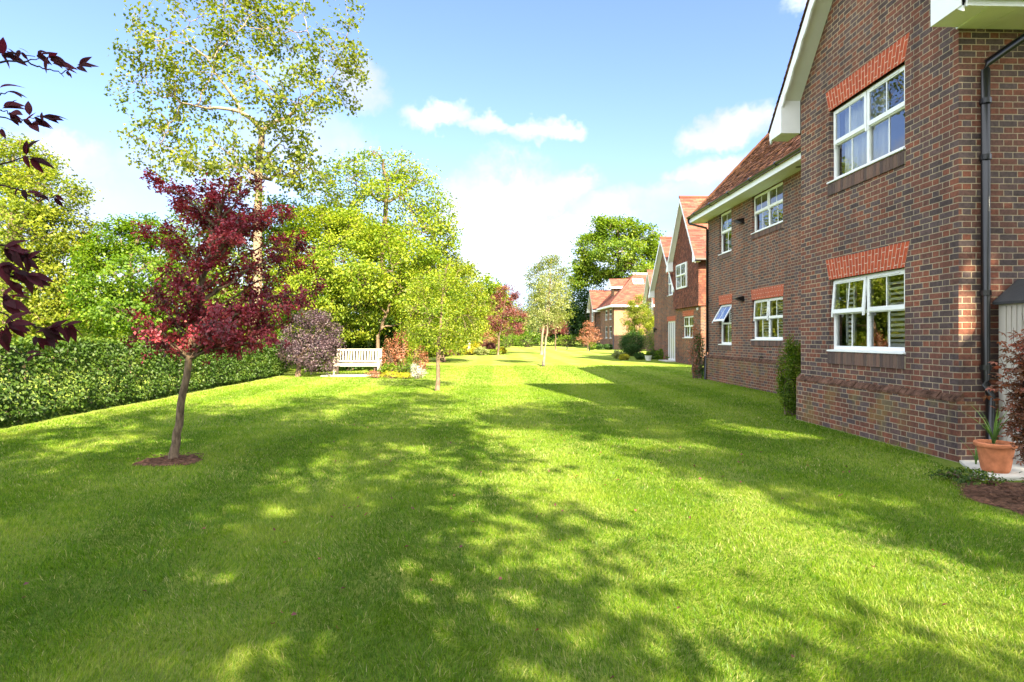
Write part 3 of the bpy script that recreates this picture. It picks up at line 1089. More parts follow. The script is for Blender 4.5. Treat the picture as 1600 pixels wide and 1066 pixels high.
def downpipe(root, pts, brackets=(), r=0.034, name='downpipe'):
    mb = MB()
    mb.tube(pts, r, 12)
    o = mb.build(name, BLACKP, root, smooth=True)
    if brackets:
        for (x, y, z, x1, y1) in brackets:
            bk = MB()
            bk.tube([(x, y, z - 0.03), (x, y, z + 0.03)], r * 1.28, 12)
            bk.box(min(x, x1) - 0.012, max(x, x1) + 0.012, min(y, y1) - 0.012, max(y, y1) + 0.012, z - 0.012, z + 0.012)
            bk.build('pipe_bracket', BLACKP, o)
    return o


def gutter_y(root, X, y0, y1, z, r=0.058, nclip=8):
    """half round gutter running along Y"""
    mb = MB()
    for k in range(8):
        a0, a1 = math.pi * k / 8, math.pi * (k + 1) / 8
        p0, p1 = (X - r * math.cos(a0), z - r * math.sin(a0)), (X - r * math.cos(a1), z - r * math.sin(a1))
        mb.poly([(p0[0], y0, p0[1]), (p1[0], y0, p1[1]), (p1[0], y1, p1[1]), (p0[0], y1, p0[1])])
        q0, q1 = (X - (r - .005) * math.cos(a0), z - (r - .005) * math.sin(a0)), (X - (r - .005) * math.cos(a1), z - (r - .005) * math.sin(a1))
        mb.poly([(q0[0], y0, q0[1]), (q0[0], y1, q0[1]), (q1[0], y1, q1[1]), (q1[0], y0, q1[1])])
    for y in (y0, y1):
        mb.poly([(X - r * math.cos(math.pi * k / 8), y, z - r * math.sin(math.pi * k / 8)) for k in range(9)])
    o = mb.build('gutter', BLACKP, root)
    for i in range(nclip):
        ck = MB()
        y = y0 + (i + 0.5) * (y1 - y0) / nclip
        ck.tube([(X, y - 0.035, z - 0.012), (X, y + 0.035, z - 0.012)], r * 1.12, 12)
        ck.build('gutter_bracket', BLACKP, o)
    return o


def plinth(root, prof_x, y0, y1, zt=0.74, p=0.056, sl=0.085, end0=None, end1=None, name='plinth'):
    """projecting brick base in front of a wall facing -X, with a sloped mossy top"""
    mb = MB()
    X = prof_x
    mb.poly([(X - p, y1, -0.1), (X - p, y0, -0.1), (X - p, y0, zt), (X - p, y1, zt)])
    for y, far in ((y0, end0), (y1, end1)):
        if far is not None:
            mb.poly([(X - p, y, -0.1), (far, y, -0.1), (far, y, zt), (X - p, y, zt)])
    o = mb.build(name, BRICK_PLINTH, root)
    cp = MB()
    rr = random.Random(int(y0 * 10))
    n = int((y1 - y0) / 0.112)
    s = (y1 - y0) / n
    for k in range(n):
        a = y0 + k * s
        e, e2 = rr.uniform(-0.006, 0.012), rr.uniform(-0.008, 0.012)
        cp.prism([(X - p - 0.004 - e * .6, a + 0.003, zt - 0.012), (X - p - 0.004 - e * .6, a + 0.003, zt + 0.012 + e2), (X + 0.02, a + 0.003, zt + sl + 0.016 + e2), (X + 0.02, a + 0.003, zt - 0.012)], (0, s - 0.006, 0), rr.random())
    cp.build('plinth_coping', MOSSY, o)
    return o

# ------------------------------------------------------------------ near brick house: gabled front and set back wing
P50 = 1.2
house = thing('brick_house', 'near brick house with a white gabled front and a set back wing', 'house', (6.0, 9.0, 0))
XF, XW = 5.53, 7.40
Y0, Y1, YC = 6.95, 10.60, 8.78
YW = 20.40
wl = MB()
wins_main = [(7.88, 9.69, 1.25, 2.42), (7.88, 9.69, 4.00, 5.19)]
zE = 5.30
wall_x(wl, XF, Y0, Y1, -0.1, zE, wins_main, 0.10)
# gable above the eaves
zA = 7.95
hg = (Y1 - Y0) / 2
yc = (Y0 + Y1) / 2
wl.poly([(XF, Y1, zE), (XF, Y0, zE), (XF, Y0, zA - hg * P50), (XF, yc, zA), (XF, Y1, zA - hg * P50)])
# side walls
wl.poly([(XF, Y0, -0.1), (16, Y0, -0.1), (16, Y0, zE + 0.4), (XF, Y0, zE + 0.4)])
wl.poly([(XF, Y1, -0.1), (XF, Y1, zE + 0.4), (XW + 0.1, Y1, zE + 0.4), (XW + 0.1, Y1, -0.1)])
# wing
wins_wing = [(15.08, 16.90, 1.40, 2.54), (15.08, 16.90, 4.42, 5.50), (18.38, 19.38, 1.24, 2.54), (18.38, 19.38, 4.16, 5.50)]
wall_x(wl, XW, Y1, YW, -0.1, 5.53, wins_wing, 0.10)
wl.poly([(XW, YW, -0.1), (XW, YW, 5.53), (15, YW, 5.53), (15, YW, -0.1)])
wl.poly([(15, YW, -0.1), (15, YW, 5.53), (16, Y0, 5.6), (16, Y0, -0.1)])
wl.build('wall', BRICK, house)
plinth(house, XF, Y0 - 0.056, Y1 + 0.056, 0.72, end0=16, end1=XW)
plinth(house, XW, Y1 + 0.06, YW + 0.056, 0.80, end1=9)

# windows with brick arches and sills
G1 = window_x(house, XF, *wins_main[0], openings=(4.5, 0), shutters=[(7.98, 8.56), (9.34, 9.58)])
window_x(house, XF, *wins_main[1], openings=(0, 0), curtain=(8.55, 9.62))
for w in wins_main:
    arch_x(house, XF, w[0], w[1], w[3], 0.335, 0.10)
    sill_soldiers(house, XF, w[0] - 0.02, w[1] + 0.02, w[2])
window_x(house, XW, *wins_wing[0], openings=(3, 0), shutters=[(15.2, 15.85), (16.14, 16.74)])
window_x(house, XW, *wins_wing[1], shutters=None)
window_x(house, XW, *wins_wing[2], lights=1, openings=(30,), shutters=[(18.48, 19.1)])
window_x(house, XW, *wins_wing[3], lights=1)
for w in (wins_wing[0], wins_wing[2]):
    arch_x(house, XW, w[0] - 0.02, w[1] + 0.02, w[3], 0.30, 0.04)
for w in wins_wing:
    sill_soldiers(house, XW, w[0] - 0.02, w[1] + 0.02, w[2], 0.15)

# main roof: ridge along X above the gable, two tiled slopes
rf = MB()
half = 2.33
zr = zA + 0.16
for s in (-1, 1):
    A = (5.16, yc + s * half, zr - half * P50)
    Bq = (12.5, yc + s * half, zr - half * P50)
    tiled(rf, A, Bq, (12.5, yc, zr), (5.16, yc, zr), 0.105, 0.165, 0.02, 3 + s)
    rf.poly([(5.2, yc, zr - 0.03), (12.5, yc, zr - 0.03), (12.5, yc + s * half, zr - half * P50 - 0.03), (5.2, yc + s * half, zr - half * P50 - 0.03)])
roof = rf.build('roof', ROOF_BROWN, house)
rt = MB()
for k in range(24):
    rt.tube([(5.14 + k * 0.31, yc, zr), (5.14 + (k + 1) * 0.31 - 0.01, yc, zr + 0.006)], 0.085, 10)
rt.build('ridge_tile', ROOF_BROWN, roof)
barge(house, XF, yc, half - 0.03, zA + 0.12, P50, 0.22, x_out=0.34, box=0.46)
# side eaves soffit, fascia and gutter above the wall that faces the lawn end
sm = MB()
ze = zr - half * P50
sm.box(XF - 0.02, 13, yc - half + 0.03, Y0 + 0.02, ze - 0.17, ze - 0.14)
for k in range(9):
    sm.box(XF + 0.3 + k * 0.75, XF + 0.312 + k * 0.75, yc - half + 0.03, Y0, ze - 0.174, ze - 0.169)
sm.build('soffit', SOFFIT, house)
fm = MB()
fm.box(XF - 0.3, 13, yc - half, yc - half + 0.025, ze - 0.18, ze - 0.02)
fm.build('fascia', UPVC, house)
gm2 = MB()
gm2.tube([(XF - 0.34, yc - half - 0.062, ze - 0.06), (13, yc - half - 0.062, ze - 0.06)], 0.055, 10)
gm2.build('gutter', BLACKP, house)
yp = Y0 - 0.052
downpipe(house, [(6.36, yc - half - 0.06, ze - 0.08), (6.33, yc - half - 0.05, ze - 0.20), (5.83, yp, ze - 0.60), (5.815, yp, ze - 0.68), (5.815, yp, 0.98), (5.815, yp - 0.01, 0.92), (5.815, yp - 0.07, 0.80), (5.815, yp - 0.07, 0.02)],
         [(5.815, yp, ze - 1.05, 5.815, Y0), (5.815, yp, 3.6, 5.815, Y0), (5.815, yp, 2.0, 5.815, Y0), (5.815, yp, 1.12, 5.815, Y0)], 0.046)

# wing roof, hipped at its far end
wr = MB()
XE, ZE = 6.90, 5.64
YE = YW + 0.45
hw = 4.1
XR, ZR = XE + hw, ZE + hw * P50
tiled(wr, (XE, 9.2, ZE), (XE, YE, ZE), (XR, YE - hw, ZR), (XR, 9.2, ZR), 0.105, 0.165, 0.022, 11, 0.009)
tiled(wr, (XE, YE, ZE), (XR + hw, YE, ZE), (XR, YE - hw, ZR), (XR, YE - hw, ZR), 0.105, 0.33, 0.02, 12)
wr.poly([(XE + 0.03, 9.2, ZE - 0.02), (XR, 9.2, ZR - 0.05), (XR, YE - hw, ZR - 0.05), (XE + 0.03, YE, ZE - 0.02)])
wr.poly([(XR + hw, 9.2, ZE), (XR, 9.2, ZR), (XR, YE - hw, ZR), (XR + hw, YE, ZE)])
wroof = wr.build('roof', ROOF_BROWN, house)
hp = MB()
for k in range(20):
    a = Vector((XE, YE, ZE)).lerp(Vector((XR, YE - hw, ZR)), k / 20)
    b = Vector((XE, YE, ZE)).lerp(Vector((XR, YE - hw, ZR)), (k + 1) / 20 - 0.002)
    hp.tube([a, b + Vector((0, 0, 0.012))], 0.075, 8)
hp.build('hip_tile', ROOF_BROWN, wroof)
ws = MB()
ws.box(XE + 0.03, XW + 0.02, Y1 + 0.002, YE - 0.03, 5.50, 5.525)
for y in (14.6, 15.0, 17.0, 18.3, 19.5):
    ws.box(XE + 0.035, XW, y, y + 0.012, 5.496, 5.501)
for (a, b) in ((14.99, 16.99), (18.28, 19.48)):
    ws.box(XE + 0.16, XW - 0.0, a, b, 5.497, 5.4995)
ws.build('soffit', SOFFIT, house)
wf = MB()
wf.box(XE + 0.002, XE + 0.027, Y1 + 0.002, YE, 5.488, 5.66)
wf.box(XE + 0.002, 9.0, YE - 0.002, YE + 0.023, 5.488, 5.66)
wf.build('fascia', UPVC, house)
vn = MB()
vn.tube([(7.2, 13.9, 5.506), (7.2, 13.9, 5.492)], 0.07, 16)
vn.build('soffit_vent', BLACKP, house)
gutter_y(house, XE - 0.06, Y1 + 0.01, YE + 0.02, 5.69, 0.058, 7)
yq = YW + 0.0
downpipe(house, [(XE - 0.06, YE - 0.06, 5.66), (XE - 0.06, YE - 0.06, 5.52), (XE - 0.03, YE - 0.07, 5.46), (XW - 0.09, YW - 0.05, 5.24), (XW - 0.055, YW - 0.05, 5.18), (XW - 0.055, YW - 0.05, 0.98), (XW - 0.06, YW - 0.05, 0.93), (XW - 0.12, YW - 0.05, 0.82), (XW - 0.12, YW - 0.05, 0.02)],
         [(XW - 0.055, YW - 0.05, 4.4, XW, YW - 0.05), (XW - 0.055, YW - 0.05, 2.7, XW, YW - 0.05), (XW - 0.055, YW - 0.05, 1.1, XW, YW - 0.05)], 0.036)
# black wedge shaped wall lights and an outside tap
for (y, z) in ((17.54, 2.60), (17.54, 4.90)):
    fl = MB()
    fl.prism([(XW, y - 0.11, z - 0.05), (XW, y - 0.11, z + 0.10), (XW - 0.05, y - 0.11, z + 0.10), (XW - 0.26, y - 0.11, z + 0.045), (XW - 0.05, y - 0.11, z - 0.05)], (0, 0.22, 0))
    fl.build('floodlight', BLACKP, house, bevel=0.008)
tp = MB()
tp.tube([(XW, 16.2, 0.93), (XW - 0.09, 16.2, 0.93), (XW - 0.11, 16.2, 0.90), (XW - 0.11, 16.2, 0.85)], 0.014, 8)
tp.box(XW - 0.075, XW - 0.06, 16.15, 16.25, 0.965, 0.98)
tp.tube([(XW - 0.068, 16.2, 0.93), (XW - 0.068, 16.2, 0.97)], 0.008, 6)
tp.build('outside_tap', BLACKP, house)

# ------------------------------------------------------------------ tile hung house: two gables side by side
hh = thing('tile_hung_house', 'middle house with a red tile hung gable beside white french doors', 'house', (11.5, 33.5, gz(33)))
XB = 10.30
YA0, YA1, YB1 = 29.35, 33.5, 38.4
ya_c = (YA0 + YA1) / 2
zb0 = 3.07
hw1 = [(30.5, 32.2, 1.45, 2.62)]
m = MB()
wall_x(m, XB, YA0 + 0.05, YA1, -0.1, zb0, hw1, 0.1)
m.poly([(XB, YA0 + 0.05, -0.1), (20, YA0 + 0.05, -0.1), (20, YA0 + 0.05, 5.6), (XB, YA0 + 0.05, 5.6)])
XB2 = XB + 0.12
hw2 = [(33.95, 35.55, gz(34) - 0.02, 2.45), (34.1, 35.5, 3.95, 5.25)]
yb_c = (YA1 + YB1) / 2
zA2 = 7.35
hg2 = (YB1 - YA1) / 2
zw2 = zA2 - hg2 * P50
wall_x(m, XB2, YA1, YB1, -0.1, max(zw2, 5.26), hw2, 0.1)
zt2 = max(zw2, 5.26)
wy = (zA2 - zt2) / P50
m.poly([(XB2, yb_c + wy, zt2), (XB2, yb_c - wy, zt2), (XB2, yb_c, zA2)])
m.poly([(XB2, YB1, -0.1), (XB2, YB1, zw2), (20, YB1, zw2), (20, YB1, -0.1)])
m.build('wall', BRICK_FAR, hh)
# tile hanging, projecting from the brick below
zA1 = 8.75
hg1 = (YA1 - YA0) / 2
ze1 = zA1 - hg1 * 1.45
th = MB()
fw = (31.05, 32.75, 4.12, 5.45)
XT = XB - 0.14
rr = random.Random(5)
N = int((zA1 - zb0) / 0.115)
for i in range(N):
    z0 = zb0 + i * 0.115
    z1 = z0 + 0.13
    hwid = hg1 if z0 < ze1 else max(0.0, (zA1 - z0) / 1.45)
    k = 0
    y = ya_c - hwid - (0.08 if i % 2 else 0)
    while y < ya_c + hwid:
        a, b = max(ya_c - hwid, y), min(ya_c + hwid, y + 0.165)
        y += 0.165
        if b - a < 0.02:
            continue
        if a < fw[1] and b > fw[0] and z1 > fw[2] and z0 < fw[3]:
            continue
        e = rr.uniform(-0.004, 0.004)
        rv = rr.random()
        th.poly([(XT - 0.02 + e, b - 0.004, z0), (XT - 0.02 + e, a + 0.004, z0), (XT, a + 0.004, z1), (XT, b - 0.004, z1)], rv)
        th.poly([(XT, b - 0.004, z0), (XT, a + 0.004, z0), (XT - 0.02 + e, a + 0.004, z0), (XT - 0.02 + e, b - 0.004, z0)], rv)
    # the return of the tile hanging on the near side
    if z0 < ze1 + 0.1:
        x = XT - (0.08 if i % 2 else 0)
        while x < XT + 2.4:
            a, b = max(XT, x), x + 0.165
            x += 0.165
            if b - a < 0.02:
                continue
            rv = rr.random()
            th.poly([(a, YA0 - 0.02, z0), (b - 0.004, YA0 - 0.02, z0), (b - 0.004, YA0, z1), (a, YA0, z1)], rv)
            th.poly([(a, YA0, z0), (b - 0.004, YA0, z0), (b - 0.004, YA0 - 0.02, z0), (a, YA0 - 0.02, z0)], rv)
th.poly([(XT, YA0, zb0), (XT, YA1, zb0), (XB + 0.1, YA1, zb0), (XB + 0.1, YA0, zb0)])
th.poly([(XT, YA1, zb0), (XT, YA1, ze1), (XB + 0.12, YA1, ze1), (XB + 0.12, YA1, zb0)])
th.build('tile_hanging', HUNG_TILE, hh)
th2 = MB()
wall_x(th2, XT + 0.012, YA0, YA1, zb0, ze1, [fw], 0.16)
th2.poly([(XT + 0.012, YA1, ze1), (XT + 0.012, YA0, ze1), (XT + 0.012, ya_c, zA1)])
th2.poly([(XT + 0.012, YA0 + 0.004, zb0), (XB + 6, YA0 + 0.004, zb0), (XB + 6, YA0 + 0.004, ze1), (XT + 0.012, YA0 + 0.004, ze1)])
th2.build('wall_backing', MORTAR, hh)
window_x(hh, XT, *fw, recess=-0.07, detail=False)
window_x(hh, XB, *hw1[0], detail=False)
window_x(hh, XB2, *hw2[1], detail=False)
arch_x(hh, XB, hw1[0][0], hw1[0][1], hw1[0][3], 0.30, 0.05)
arch_x(hh, XB2, hw2[0][0], hw2[0][1], hw2[0][3], 0.28, 0.05)
arch_x(hh, XB2, hw2[1][0], hw2[1][1], hw2[1][3], 0.28, 0.05)
# french doors: four tall glazed leaves
d0, d1, dz0, dz1 = hw2[0]
dr = MB()
xd = XB2 + 0.06
for k in range(4):
    a, b = d0 + (d1 - d0) * k / 4, d0 + (d1 - d0) * (k + 1) / 4
    dr.box(xd, xd + 0.06, a + 0.004, a + 0.065, dz0, dz1)
    dr.box(xd, xd + 0.06, b - 0.065, b - 0.004, dz0, dz1)
    dr.box(xd + 0.002, xd + 0.058, a + 0.065, b - 0.065, dz1 - 0.09, dz1)
    dr.box(xd + 0.002, xd + 0.058, a + 0.065, b - 0.065, dz0, dz0 + 0.18)
door = dr.build('door', UPVC, hh)
pn = MB()
pn.poly([(xd + 0.03, d1, dz0), (xd + 0.03, d0, dz0), (xd + 0.03, d0, dz1), (xd + 0.03, d1, dz1)])
pn.build('pane', GLASS, door)
rm = MB()
rm.box(xd + 0.9, xd + 0.95, d0 - 0.6, d1 + 0.6, -0.1, 2.9)
rm.build('curtain', ROOMM, door)
st = MB()
st.box(XB2 - 0.5, XB2, d0 - 0.1, d1 + 0.1, 0, gz(34) + 0.06)
st.build('doorstep', PAVING, hh)
# roofs
r1 = MB()
h1 = hg1 + 0.38
for s in (-1, 1):
    A = (XT - 0.30, ya_c + s * h1, zA1 + 0.16 - h1 * 1.45)
    Bq = (19, ya_c + s * h1, zA1 + 0.16 - h1 * 1.45)
    tiled(r1, A, Bq, (19, ya_c, zA1 + 0.16), (XT - 0.30, ya_c, zA1 + 0.16), 0.115, 0.33, 0.02, 21 + s)
    r1.poly([(XT - 0.28, ya_c, zA1 + 0.12), (19, ya_c, zA1 + 0.12), (19, ya_c + s * h1, zA1 + 0.12 - h1 * 1.45), (XT - 0.28, ya_c + s * h1, zA1 + 0.12 - h1 * 1.45)])
r1.tube([(XT - 0.31, ya_c, zA1 + 0.17), (19, ya_c, zA1 + 0.17)], 0.085, 8)
r1.build('roof', ROOF_ORANGE, hh)
barge(hh, XT, ya_c, h1 - 0.02, zA1 + 0.13, 1.45, 0.2, x_out=0.3, box=0.36)
r2 = MB()
h2 = hg2 + 0.3
for s in (-1, 1):
    A = (XB2 - 0.32, yb_c + s * h2, zA2 + 0.16 - h2 * P50)
    Bq = (19, yb_c + s * h2, zA2 + 0.16 - h2 * P50)
    tiled(r2, A, Bq, (19, yb_c, zA2 + 0.16), (XB2 - 0.32, yb_c, zA2 + 0.16), 0.115, 0.33, 0.02, 25 + s)
    r2.poly([(XB2 - 0.3, yb_c, zA2 + 0.12), (19, yb_c, zA2 + 0.12), (19, yb_c + s * h2, zA2 + 0.12 - h2 * P50), (XB2 - 0.3, yb_c + s * h2, zA2 + 0.12 - h2 * P50)])
r2.tube([(XB2 - 0.33, yb_c, zA2 + 0.17), (19, yb_c, zA2 + 0.17)], 0.085, 8)
r2.build('roof', ROOF_ORANGE, hh)
barge(hh, XB2, yb_c, h2 - 0.02, zA2 + 0.13, P50, 0.2, x_out=0.32, box=0.36)
g2 = MB()
g2.tube([(XT - 0.28, ya_c - h1 - 0.05, zA1 + 0.1 - h1 * 1.45), (19, ya_c - h1 - 0.05, zA1 + 0.1 - h1 * 1.45)], 0.055, 8)
g2.build('gutter', BLACKP, hh)
lm = MB()
ly = YB1 - 0.55
lm.box(XB2 - 0.10, XB2, ly - 0.05, ly + 0.05, 1.98, 2.06)
lm.tube([(XB2 - 0.14, ly, 1.82), (XB2 - 0.14, ly, 2.06)], [0.045, 0.075], 8)
lm.tube([(XB2 - 0.14, ly, 2.06), (XB2 - 0.14, ly, 2.14)], [0.085, 0.02], 8)
lm.build('wall_lantern', BLACKP, hh)
va = MB()
va.box(XB - 0.05, XB, YA0 + 0.4, YA0 + 0.55, 2.86, 2.98)
va.build('alarm_box', UPVC, hh)

# ------------------------------------------------------------------ far houses
def far_gable(root, X, y0, y1, z_eave, z_ap, x1, wallm, roofm, win=None):
    m = MB()
    c, h = (y0 + y1) / 2, (y1 - y0) / 2
    g = gz(y0)
    wall_x(m, X, y0, y1, g - 0.2, z_eave, win or [], 0.1)
    m.poly([(X, y1, z_eave), (X, y0, z_eave), (X, c, z_ap)])
    m.poly([(X, y0, g - 0.2), (x1, y0, g - 0.2), (x1, y0, z_eave), (X, y0, z_eave)])
    m.poly([(X, y1, g - 0.2), (X, y1, z_eave), (x1, y1, z_eave), (x1, y1, g - 0.2)])
    m.build('wall', wallm, root)
    p = (z_ap - z_eave) / h
    hh_ = h + 0.4
    r = MB()
    zt = z_ap + 0.18
    for s in (-1, 1):
        A = (X - 0.35, c + s * hh_, zt - hh_ * p)
        tiled(r, A, (x1, c + s * hh_, zt - hh_ * p), (x1, c, zt), (X - 0.35, c, zt), 0.16, 0.5, 0.025, 31 + s)
        r.poly([(X - 0.33, c, zt - .04), (x1, c, zt - .04), (x1, c + s * hh_, zt - hh_ * p - .04), (X - 0.33, c + s * hh_, zt - hh_ * p - .04)])
    r.tube([(X - 0.36, c, zt), (x1, c, zt)], 0.1, 6)
    r.build('roof', roofm, root)
    barge(root, X, c, hh_ - 0.02, zt - 0.04, p, 0.22, scallop=False, x_out=0.34, box=0.4)
    f = MB()
    f.box(X - 0.3, x1, c - hh_ - 0.02, c - hh_ + 0.03, zt - hh_ * p - 0.24, zt - hh_ * p - 0.02)
    f.build('fascia', UPVC, root)
    for w in win or []:
        window_x(root, X, *w, detail=False)


fg = thing('red_gabled_house', 'small far house with a steep red tiled gable half hidden by a pale young tree', 'house', (15.2, 57.3, gz(57)))
far_gable(fg, 15.2, 55.6, 59.0, 5.05, 7.75, 22, BRICK_FAR, ROOF_ORANGE, [(56.4, 58.2, 3.7, 4.9)])
ph = MB()
ph.box(15.24, 21.9, 55.55, 55.6, 2.75, 5.04)
ph.build('tile_hanging', HUNG_TILE, fg)
downpipe(fg, [(17.2, 55.42, 4.9), (17.2, 55.42, gz(55))], r=0.05)

fh = thing('hipped_house', 'farthest brick house with a broad hipped red roof, a dormer and a skylight', 'house', (15, 70, gz(70)))
g = gz(66)
XH, YH0, YH1 = 13.2, 65.0, 73.2
m = MB()
fw_ = [(66.3, 67.7, 1.4, 2.8), (66.3, 67.7, 3.5, 4.7), (68.8, 70.2, 1.4, 2.8), (68.8, 70.2, 3.5, 4.7)]
wall_x(m, XH, YH0, YH1, g - 0.3, 5.0, fw_, 0.1)
m.build('wall', BRICK_FAR, fh)
m = MB()
m.poly([(XH, YH0, g - 0.3), (24, YH0, g - 0.3), (24, YH0, 5.0), (XH, YH0, 5.0)])
m.build('side_wall', BRICK_SUNLIT, fh)
for w in fw_:
    window_x(fh, XH, *w, lights=1, detail=False)
r = MB()
e = 0.45
hr = 3.55
zh0, zh1 = 5.05, 8.75
tiled(r, (XH - e, YH0 - e, zh0), (24, YH0 - e, zh0), (24, YH0 - e + hr, zh1), (XH - e + hr, YH0 - e + hr, zh1), 0.17, 0.4, 0.025, 41)
tiled(r, (XH - e, YH1 + e, zh0), (XH - e, YH0 - e, zh0), (XH - e + hr, YH0 - e + hr, zh1), (XH - e + hr, YH1 + e, zh1), 0.17, 0.4, 0.025, 42)
r.poly([(24, YH0 - e + hr, zh1), (24, YH1 + 6, zh1), (XH - e + hr, YH1 + 6, zh1), (XH - e + hr, YH0 - e + hr, zh1)])
r.poly([(24, YH0 - e, zh0), (24, YH1 + 6, zh0), (24, YH1 + 6, zh1), (24, YH0 - e + hr, zh1)])
r.tube([(XH - e, YH0 - e, zh0 + 0.03), (XH - e + hr, YH0 - e + hr, zh1 + 0.03)], 0.1, 6)
hroof = r.build('roof', ROOF_ORANGE, fh)
f = MB()
f.box(XH - e - 0.02, 24, YH0 - e - 0.02, YH0 - e + 0.03, zh0 - 0.22, zh0 - 0.01)
f.box(XH - e - 0.02, XH - e + 0.03, YH0 - e + 0.03, YH1 + e, zh0 - 0.22, zh0 - 0.01)
f.box(XH - e + hr - 0.3, 24, YH0 - e + hr - 0.02, YH0 - e + hr + 0.2, zh1 - 0.02, zh1 + 0.14)
f.build('fascia', UPVC, fh)
sfm = MB()
sfm.box(XH - e + 0.03, 24, YH0 - e + 0.03, YH0, zh0 - 0.2, zh0 - 0.17)
sfm.box(XH - e + 0.03, XH, YH0, YH1, zh0 - 0.2, zh0 - 0.17)
sfm.build('soffit', SOFFIT, fh)
downpipe(fh, [(XH - 0.08, YH0 - 0.08, zh0 - 0.15), (XH - 0.08, YH0 - 0.08, g)], r=0.055)
# skylight on the near slope
sl = MB()
nrm = Vector((0, -(zh1 - zh0), hr)).normalized()
upv = Vector((0, hr, zh1 - zh0)).normalized()
c0 = Vector((16.35, YH0 - e, zh0)) + upv * 3.75 + nrm * 0.06
for (a, b, c, d) in ((-0.6, 0.6, -0.45, -0.36), (-0.6, 0.6, 0.36, 0.45), (-0.6, -0.52, -0.36, 0.36), (0.52, 0.6, -0.36, 0.36)):
    p = [c0 + Vector((a, 0, 0)) + upv * c, c0 + Vector((b, 0, 0)) + upv * c, c0 + Vector((b, 0, 0)) + upv * d, c0 + Vector((a, 0, 0)) + upv * d]
    sl.prism(p, nrm * 0.08)
sky_o = sl.build('skylight', UPVC, hroof)
sp = MB()
sp.poly([c0 + Vector((-0.52, 0, 0.03)) + upv * -0.36, c0 + Vector((0.52, 0, 0.03)) + upv * -0.36, c0 + Vector((0.52, 0, 0.03)) + upv * 0.36, c0 + Vector((-0.52, 0, 0.03)) + upv * 0.36])
sp.build('skylight_pane', GLASS, hroof)
# dormer on the front slope
dm = MB()
dm.box(XH + 0.75, XH + 2.6, 68.6, 70.4, 6.3, 7.35)
dm.build('dormer', BRICK_FAR, fh)
dr2 = MB()
for s in (-1, 1):
    tiled(dr2, (XH + 0.35, 69.5 + s * 1.25, 7.3), (XH + 3.4, 69.5 + s * 1.25, 7.3), (XH + 3.4, 69.5, 8.35), (XH + 0.35, 69.5, 8.35), 0.17, 0.4, 0.02, 51 + s)
dr2.build('dormer_roof', ROOF_ORANGE, fh)
df = MB()
df.box(XH + 0.3, XH + 3.4, 68.2, 68.25, 7.12, 7.3)
df.prism([(XH + 0.36, 68.25, 7.28), (XH + 0.36, 70.75, 7.28), (XH + 0.36, 69.5, 8.3)], (0.06, 0, 0))
df.build('dormer_fascia', UPVC, fh)

fe = thing('end_gable_house', 'red roofed brick gable at the far end, left of the hipped house', 'house', (12.6, 75.5, gz(75)))
far_gable(fe, 12.6, 73.8, 77.6, 5.15, 7.25, 20, BRICK_FAR, ROOF_ORANGE, [(74.9, 76.5, 3.5, 4.8)])
downpipe(fe, [(12.62, 73.66, 5.0), (12.62, 73.66, gz(75))], r=0.05)

# ------------------------------------------------------------------ hedge on the left
def hedge():
    rng = np.random.default_rng(21)
    root = thing('hedge', 'long clipped green hornbeam hedge along the left side of the lawn', 'hedge', (-8.3, 14, 0))
    y0, y1, xf, xb = 3.0, 23.2, -7.95, -9.1
    top = lambda y: 1.42 - 0.012 * (y - 8) + 0.05 * np.sin(y * 1.7)
    # woody inner mass, lumpy, well inside the leaves
    m = MB()
    for k in range(200):
        y = rng.uniform(y0 + .1, y1 - .1)
        x = rng.uniform(xb + .2, xf - .22)
        a = (x, y, -0.02)
        b = (x + rng.uniform(-.25, .25), y + rng.uniform(-.4, .4), top(y) - rng.uniform(0.1, 0.3))
        m.tube(curve_pts(a, b, 4, 0.0, rng, 0.04), [0.022, 0.016, 0.011, 0.006], 4, cap=False)
    m.build('stem', BARK_BROWN, root, smooth=True)
    NF = 30000
    y = y0 + (y1 - y0) * rng.uniform(0, 1, NF) ** 1.15
    z = rng.uniform(0.01, 1, NF) * top(y)
    bump = 0.16 * (vnoise(y * 1.6 + 3, z * 2.2) - 0.5) + 0.10 * (vnoise(y * 5 + 9, z * 5 + 2) - 0.5)
    x = xf + bump + rng.normal(0, 0.05, NF) - 0.06 * (z / top(y)) ** 4 - 0.12 * (z < 0.15)
    Pf = np.stack([x, y, z], 1)
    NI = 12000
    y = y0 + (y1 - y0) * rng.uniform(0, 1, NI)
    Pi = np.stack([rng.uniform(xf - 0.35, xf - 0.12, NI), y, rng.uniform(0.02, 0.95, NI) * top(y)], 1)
    NT_ = 22000
    y = y0 + (y1 - y0) * rng.uniform(0, 1, NT_)
    x = rng.uniform(xb, xf, NT_)
    z = top(y) + 0.10 * (vnoise(y * 3 + 1, x * 3) - 0.5) + rng.normal(0, 0.035, NT_) + (rng.uniform(0, 1, NT_) < 0.03) * rng.uniform(0, 0.16, NT_)
    Pt = np.stack([x, y, z], 1)
    P = np.concatenate([Pf, Pi, Pt])
    out = np.concatenate([np.tile([1.1, -0.15, 0.2], (NF, 1)), np.tile([0.8, 0, 0.2], (NI, 1)), np.tile([0.2, 0, 0.9], (NT_, 1))])
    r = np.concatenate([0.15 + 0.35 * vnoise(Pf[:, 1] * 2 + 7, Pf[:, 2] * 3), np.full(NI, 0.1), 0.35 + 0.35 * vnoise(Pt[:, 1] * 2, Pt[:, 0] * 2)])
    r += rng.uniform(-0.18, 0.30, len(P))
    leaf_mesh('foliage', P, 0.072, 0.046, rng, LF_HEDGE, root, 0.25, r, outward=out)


hedge()

